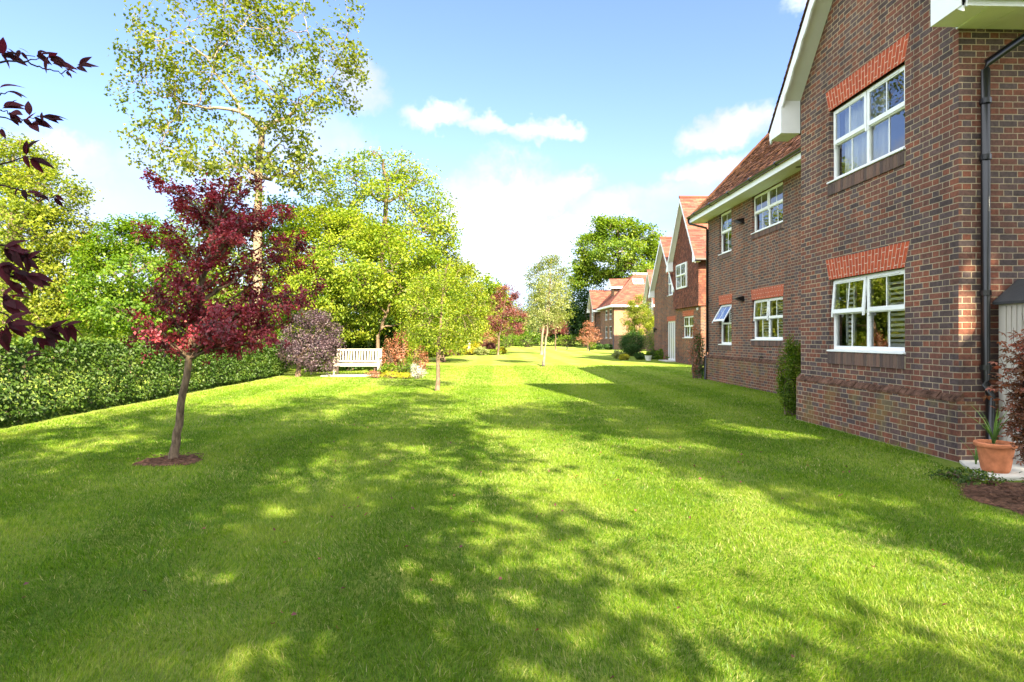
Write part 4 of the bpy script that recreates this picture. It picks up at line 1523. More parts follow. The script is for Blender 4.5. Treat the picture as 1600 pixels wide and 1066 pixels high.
# ------------------------------------------------------------------ red blossom tree on the lawn
def red_tree():
    rng = np.random.default_rng(5)
    d0 = 7.17
    base = W(270, 720, d0)
    base[2] = 0
    root = thing('blossom_tree', 'small leaning hawthorn tree covered in crimson blossom on the left of the lawn', 'tree', base)
    tk = [W(270, 724, d0), W(278, 668, d0), W(287, 610, d0 - .02), W(297, 555, d0), W(305, 500, d0), W(316, 440, d0 + .03), W(332, 380, d0), W(345, 330, d0), W(350, 290, d0)]
    tk[0][2] = -0.03
    mb = MB()
    tk = np.array(tk)
    rad = [0.056, 0.044, 0.041, 0.038, 0.035, 0.029, 0.021, 0.013, 0.008]
    tt = np.linspace(0, 8, 30)
    tp = np.stack([np.interp(tt, range(9), tk[:, i]) for i in range(3)], 1)
    tp[1:-1] += rng.normal(size=(28, 3)) * 0.006
    mb.tube(tp, np.interp(tt, range(9), rad), 12)
    ends = [(233, 284), (262, 296), (300, 280), (328, 295), (365, 282), (412, 285), (440, 318), (456, 333), (472, 365), (490, 383), (486, 412), (506, 450), (482, 470), (462, 478), (445, 505), (447, 536), (420, 515), (396, 540), (372, 520), (345, 545), (318, 520), (290, 538), (256, 532), (228, 520), (205, 528), (215, 497), (240, 468), (236, 452), (262, 440),
            (222, 356), (250, 352), (272, 318), (270, 380), (290, 340), (420, 345), (440, 400), (430, 450), (400, 480), (350, 480), (290, 490), (270, 500), (310, 330), (385, 330), (350, 310), (390, 420), (260, 415)]
    sprays = [(px, py, rng.uniform(-0.45, 0.45)) for px, py in ends]
    for k in range(24):                      # sprays toward and away from the viewer
        a = rng.uniform(0, 2 * np.pi)
        py = rng.uniform(305, 525)
        w = 70 if py > 430 else 55
        sprays.append((345 + w * math.cos(a) * rng.uniform(.3, 1), py, 0.85 * math.sin(a) * rng.uniform(.4, 1.1)))
    P, rn = [], []
    for px, py, dd in sprays:
        e = W(px, py, d0 + dd)
        # leave the trunk lower than the end of the spray
        lowest = max(2.9, min(7.0, np.interp(-(py + 30 + abs(px - 330) * 0.42), [-560, -500, -440, -380, -330, -290], [2.9, 4, 5, 6, 7, 7.3])))
        a = np.array([np.interp(lowest, range(9), tk[:, i]) for i in range(3)])
        n = 12
        q = curve_pts(a, e, n, rng.uniform(0.03, 0.10), rng, 0.012)
        mb.tube(q, np.linspace(0.017, 0.004, n), 5, cap=False)
        L = np.linalg.norm(e - a)
        nc = int(6 + L * 19)
        tone = rng.uniform(-0.22, 0.22)
        for c in range(nc):
            t = rng.uniform(0.16, 1.03) ** 0.62
            k = min(n - 2, int(min(t, 0.999) * (n - 1)))
            f = min(t, 1.0) * (n - 1) - k
            ctr = q[k] * (1 - f) + q[k + 1] * f
            w = 0.085 * (1.12 - 0.5 * t)
            ctr = ctr + rng.normal(size=3) * np.array([w, w, w * 0.75])
            m = rng.integers(11, 18)
            P.append(ctr + rng.normal(size=(m, 3)) * 0.029)
            rn.append(np.full(m, 0.45 + tone + rng.uniform(-0.25, 0.3)) + rng.uniform(-0.2, 0.2, m))
            if c % 3 == 0:
                mb.tube([q[k], ctr], [0.004, 0.002], 3, cap=False)
    P, rn = np.concatenate(P), np.concatenate(rn)
    mb.build('trunk', BARK_GREY, root, smooth=True)
    ctr = W(345, 430, d0)
    out = P - ctr
    out /= np.linalg.norm(out, axis=1)[:, None] + 1e-9
    leaf_mesh('crown', P, 0.042, 0.030, rng, LF_RED, root, 0.45, rn, outward=out * 0.6)


red_tree()


def disc(name, cx, cy, a, b, z, mat, label, cat, seed, lump=0.03, n=26):
    rng = np.random.default_rng(seed)
    mb = MB()
    R_ = 9
    ring = []
    for k in range(R_ + 1):
        rr = k / R_
        row = []
        for j in range(n):
            an = 2 * math.pi * j / n
            wob = 1 + 0.10 * math.sin(3 * an + seed) + 0.07 * math.sin(7 * an)
            row.append((cx + a * rr * wob * math.cos(an), cy + b * rr * wob * math.sin(an), z + (0 if k == R_ else rng.uniform(0, lump))))
        ring.append(row)
    for k in range(R_):
        for j in range(n):
            i = (j + 1) % n
            mb.poly([ring[k][j], ring[k + 1][j], ring[k + 1][i], ring[k][i]])
    # bark chips
    for k in range(int(900 * a * b)):
        an, rr = rng.uniform(0, 6.28), math.sqrt(rng.uniform(0, 1)) * 1.02
        x, y = cx + a * rr * math.cos(an), cy + b * rr * math.sin(an)
        t, l, w = rng.uniform(0, 3.14), rng.uniform(.012, .035), rng.uniform(.004, .011)
        u, v = np.array([math.cos(t), math.sin(t)]), np.array([-math.sin(t), math.cos(t)])
        zz = z + lump + rng.uniform(0, .012)
        p = [np.append(np.array([x, y]) + u * l * i + v * w * j, zz + rng.uniform(0, .012)) for i, j in ((-1, -1), (1, -1), (1, 1), (-1, 1))]
        mb.poly(p)
    return tag(mb.build(name, mat, smooth=False), label, cat)


tag(disc('tree_pit', -3.83, 7.25, 0.36, 0.32, 0.006, MULCH, None, None, 3), kind='structure')
tag(disc('mulch_bed', 5.25, 5.15, 1.0, 0.8, 0.006, MULCH, None, None, 8), kind='structure')

# ------------------------------------------------------------------ background trees
# tall sparse plane tree
d = 25.0
tree('plane_tree', 'very tall sparse pale barked plane tree behind the crimson blossom tree', 'tree', GD(405, d),
     [GD(400, d), W(402, 420, d), W(404, 330, d), W(405, 260, d), W(409, 205, d)], 0.21,
     [B(285, 60, d - 1, 75, 60, 1.0), B(235, 150, d, 60, 60, .9), B(250, 235, d, 50, 50, .7), B(330, 130, d + 1, 70, 70, 1.0), B(400, 30, d, 70, 60, 1.0), B(480, 60, d, 70, 60, 1.0),
      B(520, 130, d + 1, 50, 60, .8), B(470, 160, d - 1.5, 60, 50, .8), B(350, 10, d + 1, 80, 50, .8), B(440, 230, d, 55, 45, .8), B(340, 235, d - 1, 60, 45, .9), B(400, 130, d - 2, 60, 60, .6),
      B(480, 270, d, 45, 40, .6), B(390, -30, d, 60, 40, .6), B(300, -40, d, 90, 40, .6), B(470, -40, d, 90, 40, .6), B(400, 275, d - 1, 70, 35, .6), B(545, 60, d, 28, 60, .4), B(215, 80, d, 35, 40, .35)],
     BARK_PALE, LF_PLANE, 31, 760, 12500, 0.155, 0.31, twig=0.016, ratio=0.85, limb_r=0.5, hollow=0.35, flat=0.8, limb_jit=0.022, trunk_end=0.62, sag=-0.05, branch_lo=0.6)

# broad oak, far left
d = 25.0
tree('oak_tree', 'broad dense yellow green oak at the far left beyond the hedge', 'tree', GD(10, d),
     [GD(10, d), W(15, 440, d), W(20, 360, d), W(15, 280, d)], 0.4,
     [B(20, 255, d, 62, 42, 1.0), B(-60, 300, d, 90, 60, 1), B(70, 300, d - 1, 55, 42, .9), B(95, 360, d, 50, 40, .8), B(40, 360, d - 2, 65, 45, 1), B(100, 420, d - 1, 52, 42, .8),
      B(40, 440, d - 2, 60, 50, .9), B(95, 480, d - 1, 60, 40, .7), B(-60, 400, d, 80, 60, .9), B(30, 500, d - 2, 70, 35, .7), B(-30, 235, d, 50, 35, .5), B(-70, 480, d, 80, 50, .6)],
     BARK_BROWN, LF_OLIVE, 33, 760, 38000, 0.14, 0.40, twig=0.018, ratio=0.6, hollow=0.55, flat=0.55)

# bright green maple
d = 22.5
tree('maple_tree', 'bright green field maple left of the crimson blossom tree, behind the hedge', 'tree', GD(205, d),
     [GD(205, d), W(208, 470, d), W(205, 420, d), W(215, 370, d)], 0.16,
     [B(185, 375, d, 32, 28, .8), B(150, 410, d, 34, 34, .9), B(225, 365, d + 1, 38, 26, .7), B(210, 430, d - 1, 48, 40, 1.0), B(150, 465, d - 1, 34, 36, .8), B(200, 490, d - 1.2, 50, 28, 1), B(260, 470, d, 46, 42, .9), B(260, 400, d + 1, 36, 40, .7), B(150, 500, d, 34, 22, .5), B(255, 505, d, 50, 20, .6)],
     BARK_GREY, LF_GREEN, 35, 400, 19000, 0.12, 0.28, twig=0.014, ratio=0.75, hollow=0.5, flat=0.65)

# behind the crimson tree
d = 27.0
tree('sycamore_tree', 'mid green sycamore showing through and above the crimson blossom tree', 'tree', GD(345, d),
     [GD(345, d), W(347, 470, d), W(350, 400, d), W(345, 350, d)], 0.2,
     [B(330, 350, d, 60, 42, .8), B(300, 400, d, 55, 45, .8), B(390, 370, d, 60, 45, .8), B(350, 440, d - 1, 80, 50, 1), B(430, 410, d, 45, 55, .7), B(300, 480, d, 70, 40, .8), B(400, 490, d - 1, 80, 40, .9), B(440, 350, d + 1, 35, 40, .5), B(340, 515, d, 100, 20, .6)],
     BARK_BROWN, LF_OAK, 36, 460, 20000, 0.14, 0.36, twig=0.016, ratio=0.7, hollow=0.5)

# yellow green group in the middle
d = 25.5
tree('hornbeam_tree', 'dense yellow green tree behind the purple bush and the bench', 'tree', GD(520, d),
     [GD(520, d), W(522, 470, d), W(518, 420, d), W(515, 360, d)], 0.22,
     [B(500, 345, d, 42, 26, .6), B(545, 360, d, 45, 32, .8), B(480, 395, d, 42, 42, .8), B(540, 410, d - 1, 55, 46, 1), B(590, 410, d, 36, 50, .7), B(495, 455, d - 1, 48, 42, .9), B(560, 470, d - 1.2, 55, 42, 1), B(470, 350, d + .5, 30, 30, .4), B(600, 460, d, 30, 35, .5), B(450, 430, d, 30, 45, .5), B(505, 505, d, 44, 24, .6), B(560, 515, d - .5, 50, 20, .6)],
     BARK_GREY, LF_LIME, 37, 720, 40000, 0.11, 0.27, twig=0.014, ratio=0.7, hollow=0.5)
d = 24.0
tree('leaning_tree', 'tree with a forked leaning bare trunk right behind the bench', 'tree', GD(588, d),
     [GD(586, d), W(592, 520, d), W(604, 490, d), W(622, 440, d), W(630, 400, d)], 0.085,
     [B(640, 400, d, 40, 36, .8), B(600, 385, d + 1, 40, 34, .8), B(672, 430, d, 34, 40, .7), B(630, 455, d - .6, 40, 30, .6), B(570, 440, d - 1, 36, 28, .6), B(690, 470, d, 30, 30, .5), B(655, 490, d + 1.5, 45, 26, .5)],
     BARK_GREY, LF_LIME, 38, 320, 13500, 0.12, 0.29, twig=0.014, ratio=0.7, hollow=0.5, branch_lo=0.25)
d = 33.0
tree('poplar_tree', 'tall thin leaved tree rising behind the yellow green trees, sky showing through its top', 'tree', GD(600, d),
     [GD(597, d), W(597, 440, d), W(600, 370, d), W(606, 300, d), W(598, 250, d)], 0.26,
     [B(600, 262, d, 55, 28, 1.0), B(545, 285, d, 42, 40, .8), B(650, 295, d, 40, 36, .8), B(600, 315, d - 1, 50, 36, .8), B(680, 340, d, 34, 34, .8), B(530, 330, d, 40, 34, .6), B(650, 365, d - 1, 44, 34, .7), B(695, 370, d, 22, 26, .5), B(575, 370, d, 44, 30, .6), B(500, 300, d, 30, 40, .35)],
     BARK_GREY, LF_LIME, 39, 620, 12000, 0.15, 0.36, twig=0.02, ratio=0.75, hollow=0.4, flat=0.8, limb_r=0.5, trunk_end=0.25)
d = 34.0
tree('lime_tree', 'rounded lime green tree behind the slim young lawn tree', 'tree', GD(690, d),
     [GD(690, d), W(692, 480, d), W(690, 440, d)], 0.22,
     [B(690, 425, d, 38, 34, .9), B(725, 445, d, 30, 34, .9), B(650, 440, d, 30, 34, .7), B(740, 490, d, 26, 36, .8), B(700, 480, d - 1, 40, 36, 1), B(655, 500, d, 36, 30, .7), B(715, 520, d - 1, 48, 20, .6), B(668, 395, d + 1, 22, 26, .4)],
     BARK_BROWN, LF_OLIVE, 40, 380, 19000, 0.145, 0.34, twig=0.016, ratio=0.7, hollow=0.5)
d = 26.5
tree('laburnum_tree', 'small tree hung with bright yellow flowers behind the flower bed', 'tree', GD(655, d),
     [GD(655, d), W(656, 520, d), W(655, 490, d)], 0.09,
     [B(660, 475, d, 34, 22, 1), B(630, 485, d, 24, 20, .8), B(690, 485, d, 24, 22, .7), B(655, 505, d, 36, 18, .7), B(648, 445, d + 1, 24, 22, .5)],
     BARK_BROWN, LF_YELLOW, 41, 120, 3600, 0.10, 0.28, twig=0.01, ratio=0.6, hollow=0.4)

# slim young tree on the lawn
b = G(683, 611)
d = 16.4
tree('young_tree', 'slim young tree on the lawn with a sparse olive crown, right of the bench', 'tree', b,
     [b - np.array([0, 0, .03]), W(684, 570, d), W(686, 530, d), W(690, 490, d), W(694, 440, d), W(700, 412, d)], 0.062,
     [B(688, 505, d, 36, 34, 1.0), B(650, 490, d, 28, 34, .8), B(730, 500, d, 28, 36, .8), B(700, 455, d, 44, 30, 1), B(660, 450, d, 30, 28, .6), B(745, 465, d, 18, 26, .4), B(715, 428, d, 30, 18, .5), B(690, 530, d, 34, 22, .6), B(640, 520, d, 20, 18, .3), B(672, 500, d - .7, 34, 34, .5), B(715, 500, d + .7, 34, 34, .5)],
     BARK_GREY, LF_LIME, 44, 420, 8500, 0.066, 0.16, twig=0.007, ratio=0.5, hollow=0.25, sides=10, trunk_end=0.3, branch_lo=0.5)

# purple bush with bare stem
d = 22.0
tree('smoke_bush', 'rounded dusky purple bush on a bare brown stem, left of the bench', 'shrub', GD(466, d),
     [GD(466, d), W(466, 565, d), W(478, 545, d), W(485, 530, d)], 0.11,
     [B(465, 525, d, 26, 26, .9), B(505, 515, d, 28, 26, 1), B(488, 500, d, 30, 14, .7), B(515, 545, d, 22, 24, .9), B(480, 548, d - .3, 30, 24, 1), B(453, 545, d, 16, 22, .6), B(500, 568, d, 26, 12, .6)],
     BARK_BROWN, LF_SMOKE, 45, 230, 11500, 0.062, 0.17, twig=0.008, ratio=0.6, hollow=0.55, flat=0.9, tex=0.6)

# dark undergrowth behind the bench
for k, (px, py, dd, rp, hp, lf, lab) in enumerate([
        (545, 560, 25.5, 26, 70, LF_DARK, 'dark green laurel in the shade right behind the bench'),
        (610, 560, 26.5, 30, 74, LF_DARK, 'dark laurel between the forked trunk and the flower bed'),
        (430, 560, 24.5, 30, 60, LF_HEDGE, 'leafy green bush filling the corner behind the purple bush'),
        (500, 560, 25.0, 24, 36, LF_OAK, 'low green bush under the yellow green tree behind the bench')]):
    q = GD(px, dd)
    shrub('laurel_bush', lab, q, rp / FOC * dd, hp / FOC * dd, lf, 60 + k, 5200, 0.10, None, 0.55, cat='bush')

# fillers beyond the boundary: further trees closing the view
for k, (px, top, dd, hw_, lf, lab) in enumerate([
        (-260, 330, 30, 130, LF_OAK, 'green tree beyond the hedge outside the oak at the far left'),
        (120, 440, 36, 130, LF_OLIVE, 'distant olive green tree seen between the oak and the bright green maple'),
        (300, 430, 40, 120, LF_LIME, 'distant lime green tree low behind the sycamore'),
        (470, 420, 42, 110, LF_OAK, 'distant dark green tree between the sycamore and the yellow green tree'),
        (620, 440, 46, 90, LF_OAK, 'distant green tree behind the forked trunk'),
        (520, 330, 60, 70, LF_OLIVE, 'tall distant tree behind the thin leaved tree'),
        (600, 350, 64, 60, LF_OAK, 'tall distant green tree mostly hidden by the thin leaved tree'),
        (770, 432, 62, 40, LF_LIME, 'light green tree top showing above the far copper tree'),
        (735, 470, 55, 46, LF_LIME, 'pale green tree at the bend of the far flower border')]):
    r_ = hw_ / FOC * dd
    zt = EYE + (528 - top) / FOC * dd
    q = GD(px, dd)
    rng = np.random.default_rng(70 + k)
    bl = []
    for j in range(9):
        a = rng.uniform(0, 6.28)
        zz = zt * rng.uniform(0.3, 0.85)
        f = rng.uniform(0.2, 0.75) * (1.15 - 0.6 * zz / zt)
        bl.append((q + np.array([math.cos(a) * r_ * f, math.sin(a) * r_ * f * .7, zz]), (r_ * .38, r_ * .38, zt * .16), 1.0))
    bl.append((q + np.array([0, 0, zt * 0.86]), (r_ * .42, r_ * .42, zt * .14), .8))
    tree('background_tree', lab, 'tree', q, [q, q + np.array([.1, 0, zt * .3]), q + np.array([0, .1, zt * .6])], 0.16 + zt * .012, bl, BARK_BROWN, lf, 80 + k, 150, 5200, 0.16 + dd * .002, zt * .07, twig=0.02, ratio=0.7, twigs=False, hollow=0.5, group='trees beyond the garden')

# ------------------------------------------------------------------ far end of the lawn
b = G(849, 573)
d = 31.3
tree('staked_birch', 'slim pale trunked young tree with whitish leaves in the middle of the far lawn', 'tree', b,
     [b - np.array([0, 0, .03]), W(851, 545, d), W(855, 515, d), W(858, 480, d), W(860, 440, d)], 0.075,
     [B(852, 480, d, 22, 26, 1), B(838, 500, d, 16, 22, .7), B(872, 470, d, 18, 28, .7), B(860, 445, d, 22, 22, .8), B(842, 460, d, 14, 20, .5), B(868, 500, d, 14, 16, .4)],
     BARK_PALE, LF_PALE, 46, 260, 5200, 0.09, 0.22, twig=0.009, ratio=0.6, hollow=0.3, branch_lo=0.45)
b = G(845, 556)
d = 47
tree('far_birch', 'taller pale yellow tree standing just behind the slim far lawn tree', 'tree', GD(846, d),
     [GD(846, d), W(848, 520, d), W(855, 480, d), W(860, 430, d)], 0.11,
     [B(860, 425, d, 26, 22, 1), B(838, 440, d, 18, 26, .8), B(880, 445, d, 18, 30, .8), B(858, 465, d, 30, 28, 1), B(878, 485, d, 18, 22, .6), B(836, 478, d, 16, 22, .5), B(860, 405, d, 16, 8, .4)],
     BARK_PALE, LF_PLANE, 47, 260, 7800, 0.125, 0.36, twig=0.012, ratio=0.65, hollow=0.4)
d = 46
tree('copper_tree', 'copper red tree on the far lawn left of the pale young tree', 'tree', GD(778, d),
     [GD(778, d), W(779, 530, d), W(785, 500, d), W(790, 460, d)], 0.09,
     [B(790, 460, d, 20, 16, .8), B(778, 490, d, 24, 20, 1), B(805, 500, d, 20, 20, 1), B(768, 508, d, 16, 12, .6), B(795, 515, d, 24, 10, .7), B(785, 475, d, 22, 18, .8), B(800, 478, d, 16, 20, .6)],
     BARK_BROWN, LF_COPPER, 48, 200, 9000, 0.10, 0.24, twig=0.011, ratio=0.6, hollow=0.4)
d = 60
tree('copper_tree', 'small dark copper tree half hidden behind the pale young tree', 'tree', GD(868, d),
     [GD(868, d), W(868, 525, d), W(868, 500, d)], 0.08,
     [B(870, 505, d, 14, 14, 1), B(858, 515, d, 12, 10, .7), B(880, 512, d, 8, 12, .6)], BARK_BROWN, LF_COPPER, 49, 60, 1900, 0.12, 0.28, twig=0.012, ratio=0.6, twigs=False)
d = 58
tree('pink_maple', 'small orange pink leaved tree in front of the hipped far house', 'tree', GD(919, d),
     [GD(918, d), W(919, 535, d), W(920, 515, d)], 0.06,
     [B(920, 512, d, 9, 14, 1), B(911, 525, d, 10, 10, .8), B(930, 524, d, 9, 12, .8), B(920, 534, d, 14, 8, .6)], BARK_BROWN, LF_CORAL, 50, 90, 1900, 0.11, 0.24, twig=0.012, ratio=0.5, hollow=0.3)
d = 47
tree('garden_tree', 'small rounded pale green tree beside the french doors bed', 'tree', GD(1000, d),
     [GD(1000, d), W(1000, 525, d), W(1000, 500, d)], 0.08,
     [B(998, 478, d, 16, 16, 1), B(985, 500, d, 12, 18, .8), B(1013, 500, d, 12, 18, .8), B(1000, 510, d, 22, 14, .9), B(1000, 490, d - .5, 16, 16, .6)],
     BARK_BROWN, LF_OLIVE, 51, 190, 9500, 0.10, 0.22, twig=0.01, ratio=0.6, hollow=0.5)

# big far oak and the dark trees under it
d = 78
tree('oak_tree', 'great round green oak rising behind the far houses', 'tree', GD(965, d),
     [GD(965, d), W(963, 470, d), W(966, 430, d), W(965, 390, d)], 0.62,
     [B(965, 360, d, 32, 20, 1), B(925, 385, d, 26, 22, 1), B(1005, 375, d, 26, 24, 1), B(965, 395, d - 3, 40, 22, 1), B(1020, 405, d, 18, 22, .7), B(985, 425, d - 2, 34, 18, .8), B(912, 415, d, 18, 14, .6), B(935, 430, d, 22, 14, .5), B(1010, 440, d, 24, 16, .5), B(945, 350, d, 18, 10, .4), B(905, 440, d, 14, 10, .4)],
     BARK_BROWN, LF_OAK, 52, 440, 24000, 0.30, 0.75, twig=0.05, ratio=0.75, hollow=0.6, flat=0.6, limb_r=0.4)
for k, (px, top, dd, hw_, lf, lab) in enumerate([
        (915, 445, 84, 42, LF_DARK, 'dark evergreen tree left of the hipped far house'),
        (880, 470, 88, 40, LF_DARK, 'dark evergreen tree behind the pale young trees'),
        (800, 500, 90, 46, LF_DARK, 'dark low tree behind the far copper tree'),
        (945, 445, 92, 30, LF_OAK, 'green tree just above the end gable of the far houses'),
        (740, 500, 90, 40, LF_OAK, 'green tree at the far left end of the lawn'),
        (1040, 440, 100, 50, LF_OAK, 'green tree behind the roofs of the far houses')]):
    r_ = hw_ / FOC * dd
    zt = EYE + (528 - top) / FOC * dd
    q = GD(px, dd)
    rng = np.random.default_rng(170 + k)
    bl = []
    for j in range(8):
        a = rng.uniform(0, 6.28)
        zz = zt * rng.uniform(0.14, 0.85)
        f = rng.uniform(0.2, 0.7)
        bl.append((q + np.array([math.cos(a) * r_ * f, math.sin(a) * r_ * f * .7, zz]), (r_ * .42, r_ * .42, zt * .17), 1.0))
    tree('dark_tree', lab, 'tree', q, [q, q + np.array([.1, 0, zt * .3]), q + np.array([0, .1, zt * .6])], 0.25, bl, BARK_BROWN, lf, 180 + k, 120, 3600, 0.30, zt * .08, twig=0.03, ratio=0.7, twigs=False, hollow=0.5, group='trees at the end of the lawn')

# bushes at the far end: (px, base py or depth, half width px, height px, leaf, name, label, category)
FAR = [
    (790, 74, 22, 30, LF_GREEN, 'laurel_bush', 'bright green bush under the far copper tree'),
    (825, 76, 24, 26, LF_GREEN, 'laurel_bush', 'bright green bush between the copper tree and the pale young tree'),
    (758, 52, 18, 38, LF_CORAL, 'pieris_bush', 'coral tinted bush left of the far copper tree'),
    (765, 49, 11, 18, LF_COPPER, 'berberis_bush', 'small round dark red bush below the far copper tree'),
    (735, 46, 16, 22, LF_YELLOW, 'golden_bush', 'golden yellow bush in the far border'),
    (752, 45.5, 12, 12, LF_PALE, 'border_plant', 'pale cream plant at the front of the far border'),
    (783, 48, 9, 11, LF_YELLOW, 'border_plant', 'yellow orange plant at the foot of the far copper tree'),
    (712, 45, 20, 26, LF_LIME, 'border_bush', 'lime green bush at the left end of the far border'),
    (690, 44, 18, 14, LF_CORAL, 'border_plant', 'low pinkish plant behind the slim young lawn tree'),
    (770, 46.5, 14, 9, LF_LIME, 'border_plant', 'low lime plant at the front edge of the far border'),
    (890, 80, 26, 18, LF_OAK, 'low_bush', 'low green bush in the shade at the end of the lawn'),
    (935, 63, 8, 10, LF_DARK, 'low_bush', 'small dark bush at the foot of the far hipped house'),
    (950, 63, 7, 9, LF_DARK, 'low_bush', 'rounded dark bush by the downpipe of the far hipped house'),
    (925, 62, 6, 12, LF_GREEN, 'low_bush', 'small bright bush beside the orange pink tree'),
    (988, 44, 19, 38, LF_DARK, 'topiary_bush', 'clipped dark green dome bush in the bed by the middle house'),
    (1025, 43, 19, 40, LF_HEDGE, 'evergreen_bush', 'leafy evergreen bush between the dome bush and the french doors'),
    (975, 37, 8, 9, LF_YELLOW, 'bed_plant', 'small lime yellow plant at the front of the bed'),
    (965, 39, 10, 12, LF_PALE, 'bed_plant', 'pale feathery plant at the left tip of the bed'),
    (1000, 37.5, 9, 10, LF_DARK, 'bed_plant', 'low dark plant under the dome bush'),
    (1035, 37, 12, 16, LF_GREEN, 'bed_plant', 'broad leaved green plant in front of the evergreen bush'),
    (1052, 36, 11, 11, LF_GREEN, 'bed_plant', 'green plant at the right end of the bed by the french doors'),
    (1020, 38, 9, 14, LF_HEDGE, 'bed_plant', 'dark green plant behind the white pot'),
]
for k, (px, dd, rp, hp, lf, nm, lab) in enumerate(FAR):
    sc = 0.05 + 0.0013 * dd
    hi = nm == 'topiary_bush'
    shrub(nm, lab, GD(px, dd), rp / FOC * dd, hp / FOC * dd, lf, 300 + k, 9000 if hi else 1300, sc * (0.8 if hi else 1.0), None, 0.6, cat='plant' if 'plant' in nm else 'bush', hollow=0.8 if hi else 0.55, clu=200 if hi else None)

# ------------------------------------------------------------------ bushes closing the view at ground level
CLOSE = [
    (-150, 33, 90, 75, LF_OLIVE, 'rough olive bush behind the hedge at the far left edge'),
    (60, 32, 90, 80, LF_OLIVE, 'rough olive bush below the oak behind the hedge'),
    (190, 30, 70, 60, LF_LIME, 'yellow green bush behind the hedge below the bright green maple'),
    (310, 31, 70, 66, LF_LIME, 'yellow green bush behind the hedge beside the blossom tree trunk'),
    (410, 30, 60, 80, LF_OAK, 'green bush behind the hedge at the right of the blossom tree'),
    (480, 33, 60, 110, LF_OAK, 'tall green bush above the purple bush'),
    (560, 32, 60, 110, LF_DARK, 'tall dark bush under the trees above the bench'),
    (625, 34, 50, 100, LF_OAK, 'tall green bush behind the red tipped shrub'),
    (668, 42, 42, 60, LF_LIME, 'light green bush at the left of the far border'),
    (705, 48, 40, 70, LF_OAK, 'green bush behind the slim young lawn tree'),
    (745, 55, 40, 60, LF_LIME, 'light green bush behind the coral bush of the far border'),
    (790, 84, 40, 60, LF_OAK, 'green bush behind the copper tree at the end of the lawn'),
    (835, 86, 40, 60, LF_DARK, 'dark bush behind the pale young tree at the end of the lawn'),
    (880, 88, 40, 66, LF_DARK, 'dark bush in the deep shade at the end of the lawn'),
    (925, 86, 36, 60, LF_DARK, 'dark bush left of the farthest house'),
]
for k, (px, dd, rp, hp, lf, lab) in enumerate(CLOSE):
    shrub('background_bush', lab, GD(px, dd), rp / FOC * dd, hp / FOC * dd, lf, 500 + k, 5500, 0.10 + dd * 0.0024, 'bushes closing the garden', 0.65, cat='bush', hollow=0.5)

# ------------------------------------------------------------------ trees behind the viewpoint that shade the foreground
for k, (x, y, r_, zlo, zhi, n, lean, lab) in enumerate([
        (-5.2, -4.6, 2.6, 2.6, 12.0, 5200, 0.0, 'leafy tree behind the viewpoint at the far left, shading the hedge'),
        (-0.6, -5.0, 3.2, 2.4, 11.6, 8800, 0.0, 'tall leafy tree behind the viewpoint on the left, shading the near lawn'),
        (3.1, -5.6, 2.8, 2.6, 15.8, 10500, 3.0, 'tallest leafy tree behind the viewpoint, shading the middle of the lawn'),
        (11.3, -6.2, 3.8, 2.8, 17.6, 21000, 4.6, 'leafy tree behind the viewpoint on the right, shading the house corner')]):
    rng = np.random.default_rng(640 + k)
    q = np.array([x, y, 0.0])
    bl = []
    for j in range(22):
        a = 2.4 * j + rng.uniform(-.4, .4)
        f = r_ * math.sqrt(rng.uniform(0.03, 0.72))
        t_ = (j + .5) / 22
        bl.append((q + np.array([f * math.cos(a) + lean * (t_ - .72), f * math.sin(a), zlo + (zhi - zlo) * t_]), (r_ * .42, r_ * .42, (zhi - zlo) * .085), 1.0))
    tree('shade_tree', lab, 'tree', q, [q, q + np.array([.1, 0, zlo]), q + np.array([0, .2, zhi * .75])], 0.2, bl, BARK_BROWN, LF_OAK, 650 + k, 300, n, 0.24, 0.5, twig=0.02, ratio=0.75, hollow=0.35)

# ------------------------------------------------------------------ garden bench on its slab
b = G(559, 586.5)
bench = thing('garden_bench', 'pale weathered wooden garden bench with a slatted back on a stone slab', 'bench', b)
bx, by, bz = b
bz += 0.02
HW = 0.86
def bbox(name, *a, parent=bench, mat=TEAK, bev=0.006):
    m = MB()
    for q in a:
        m.box(bx + q[0], bx + q[1], by + q[2], by + q[3], bz + q[4], bz + q[5])
    return m.build(name, mat, parent, bevel=bev)
for s in (-1, 1):
    a0, a1 = sorted((s * HW, s * (HW - 0.065)))
    bbox('leg', (a0, a1, -0.30, -0.235, 0, 0.63))
    m = MB()
    m.prism([(bx + a0, by + 0.22, bz), (bx + a0, by + 0.285, bz), (bx + a0, by + 0.285, bz + 0.45), (bx + a0, by + 0.37, bz + 0.95), (bx + a0, by + 0.305, bz + 0.95), (bx + a0, by + 0.22, bz + 0.45)], (a1 - a0, 0, 0))
    m.build('leg', TEAK, bench, bevel=0.006)
    bbox('armrest', (a0 - 0.012, a1 + 0.012, -0.335, 0.31, 0.63, 0.665))
seat = [(-HW + 0.065, HW - 0.065, -0.29 + 0.105 * k, -0.29 + 0.105 * k + 0.085, 0.41, 0.435) for k in range(5)]
seat += [(-HW + 0.065, HW - 0.065, -0.285, -0.25, 0.33, 0.408), (-HW + 0.065, HW - 0.065, 0.225, 0.26, 0.33, 0.408)]
for s in (-1, 1):
    a0, a1 = sorted((s * (HW - 0.012), s * (HW - 0.05)))
    seat.append((a0, a1, -0.235, 0.22, 0.12, 0.17))
    seat.append((a0, a1, -0.235, 0.22, 0.33, 0.40))
bbox('seat', *seat)
m = MB()
lean = lambda z: 0.23 + (z - 0.45) * 0.17
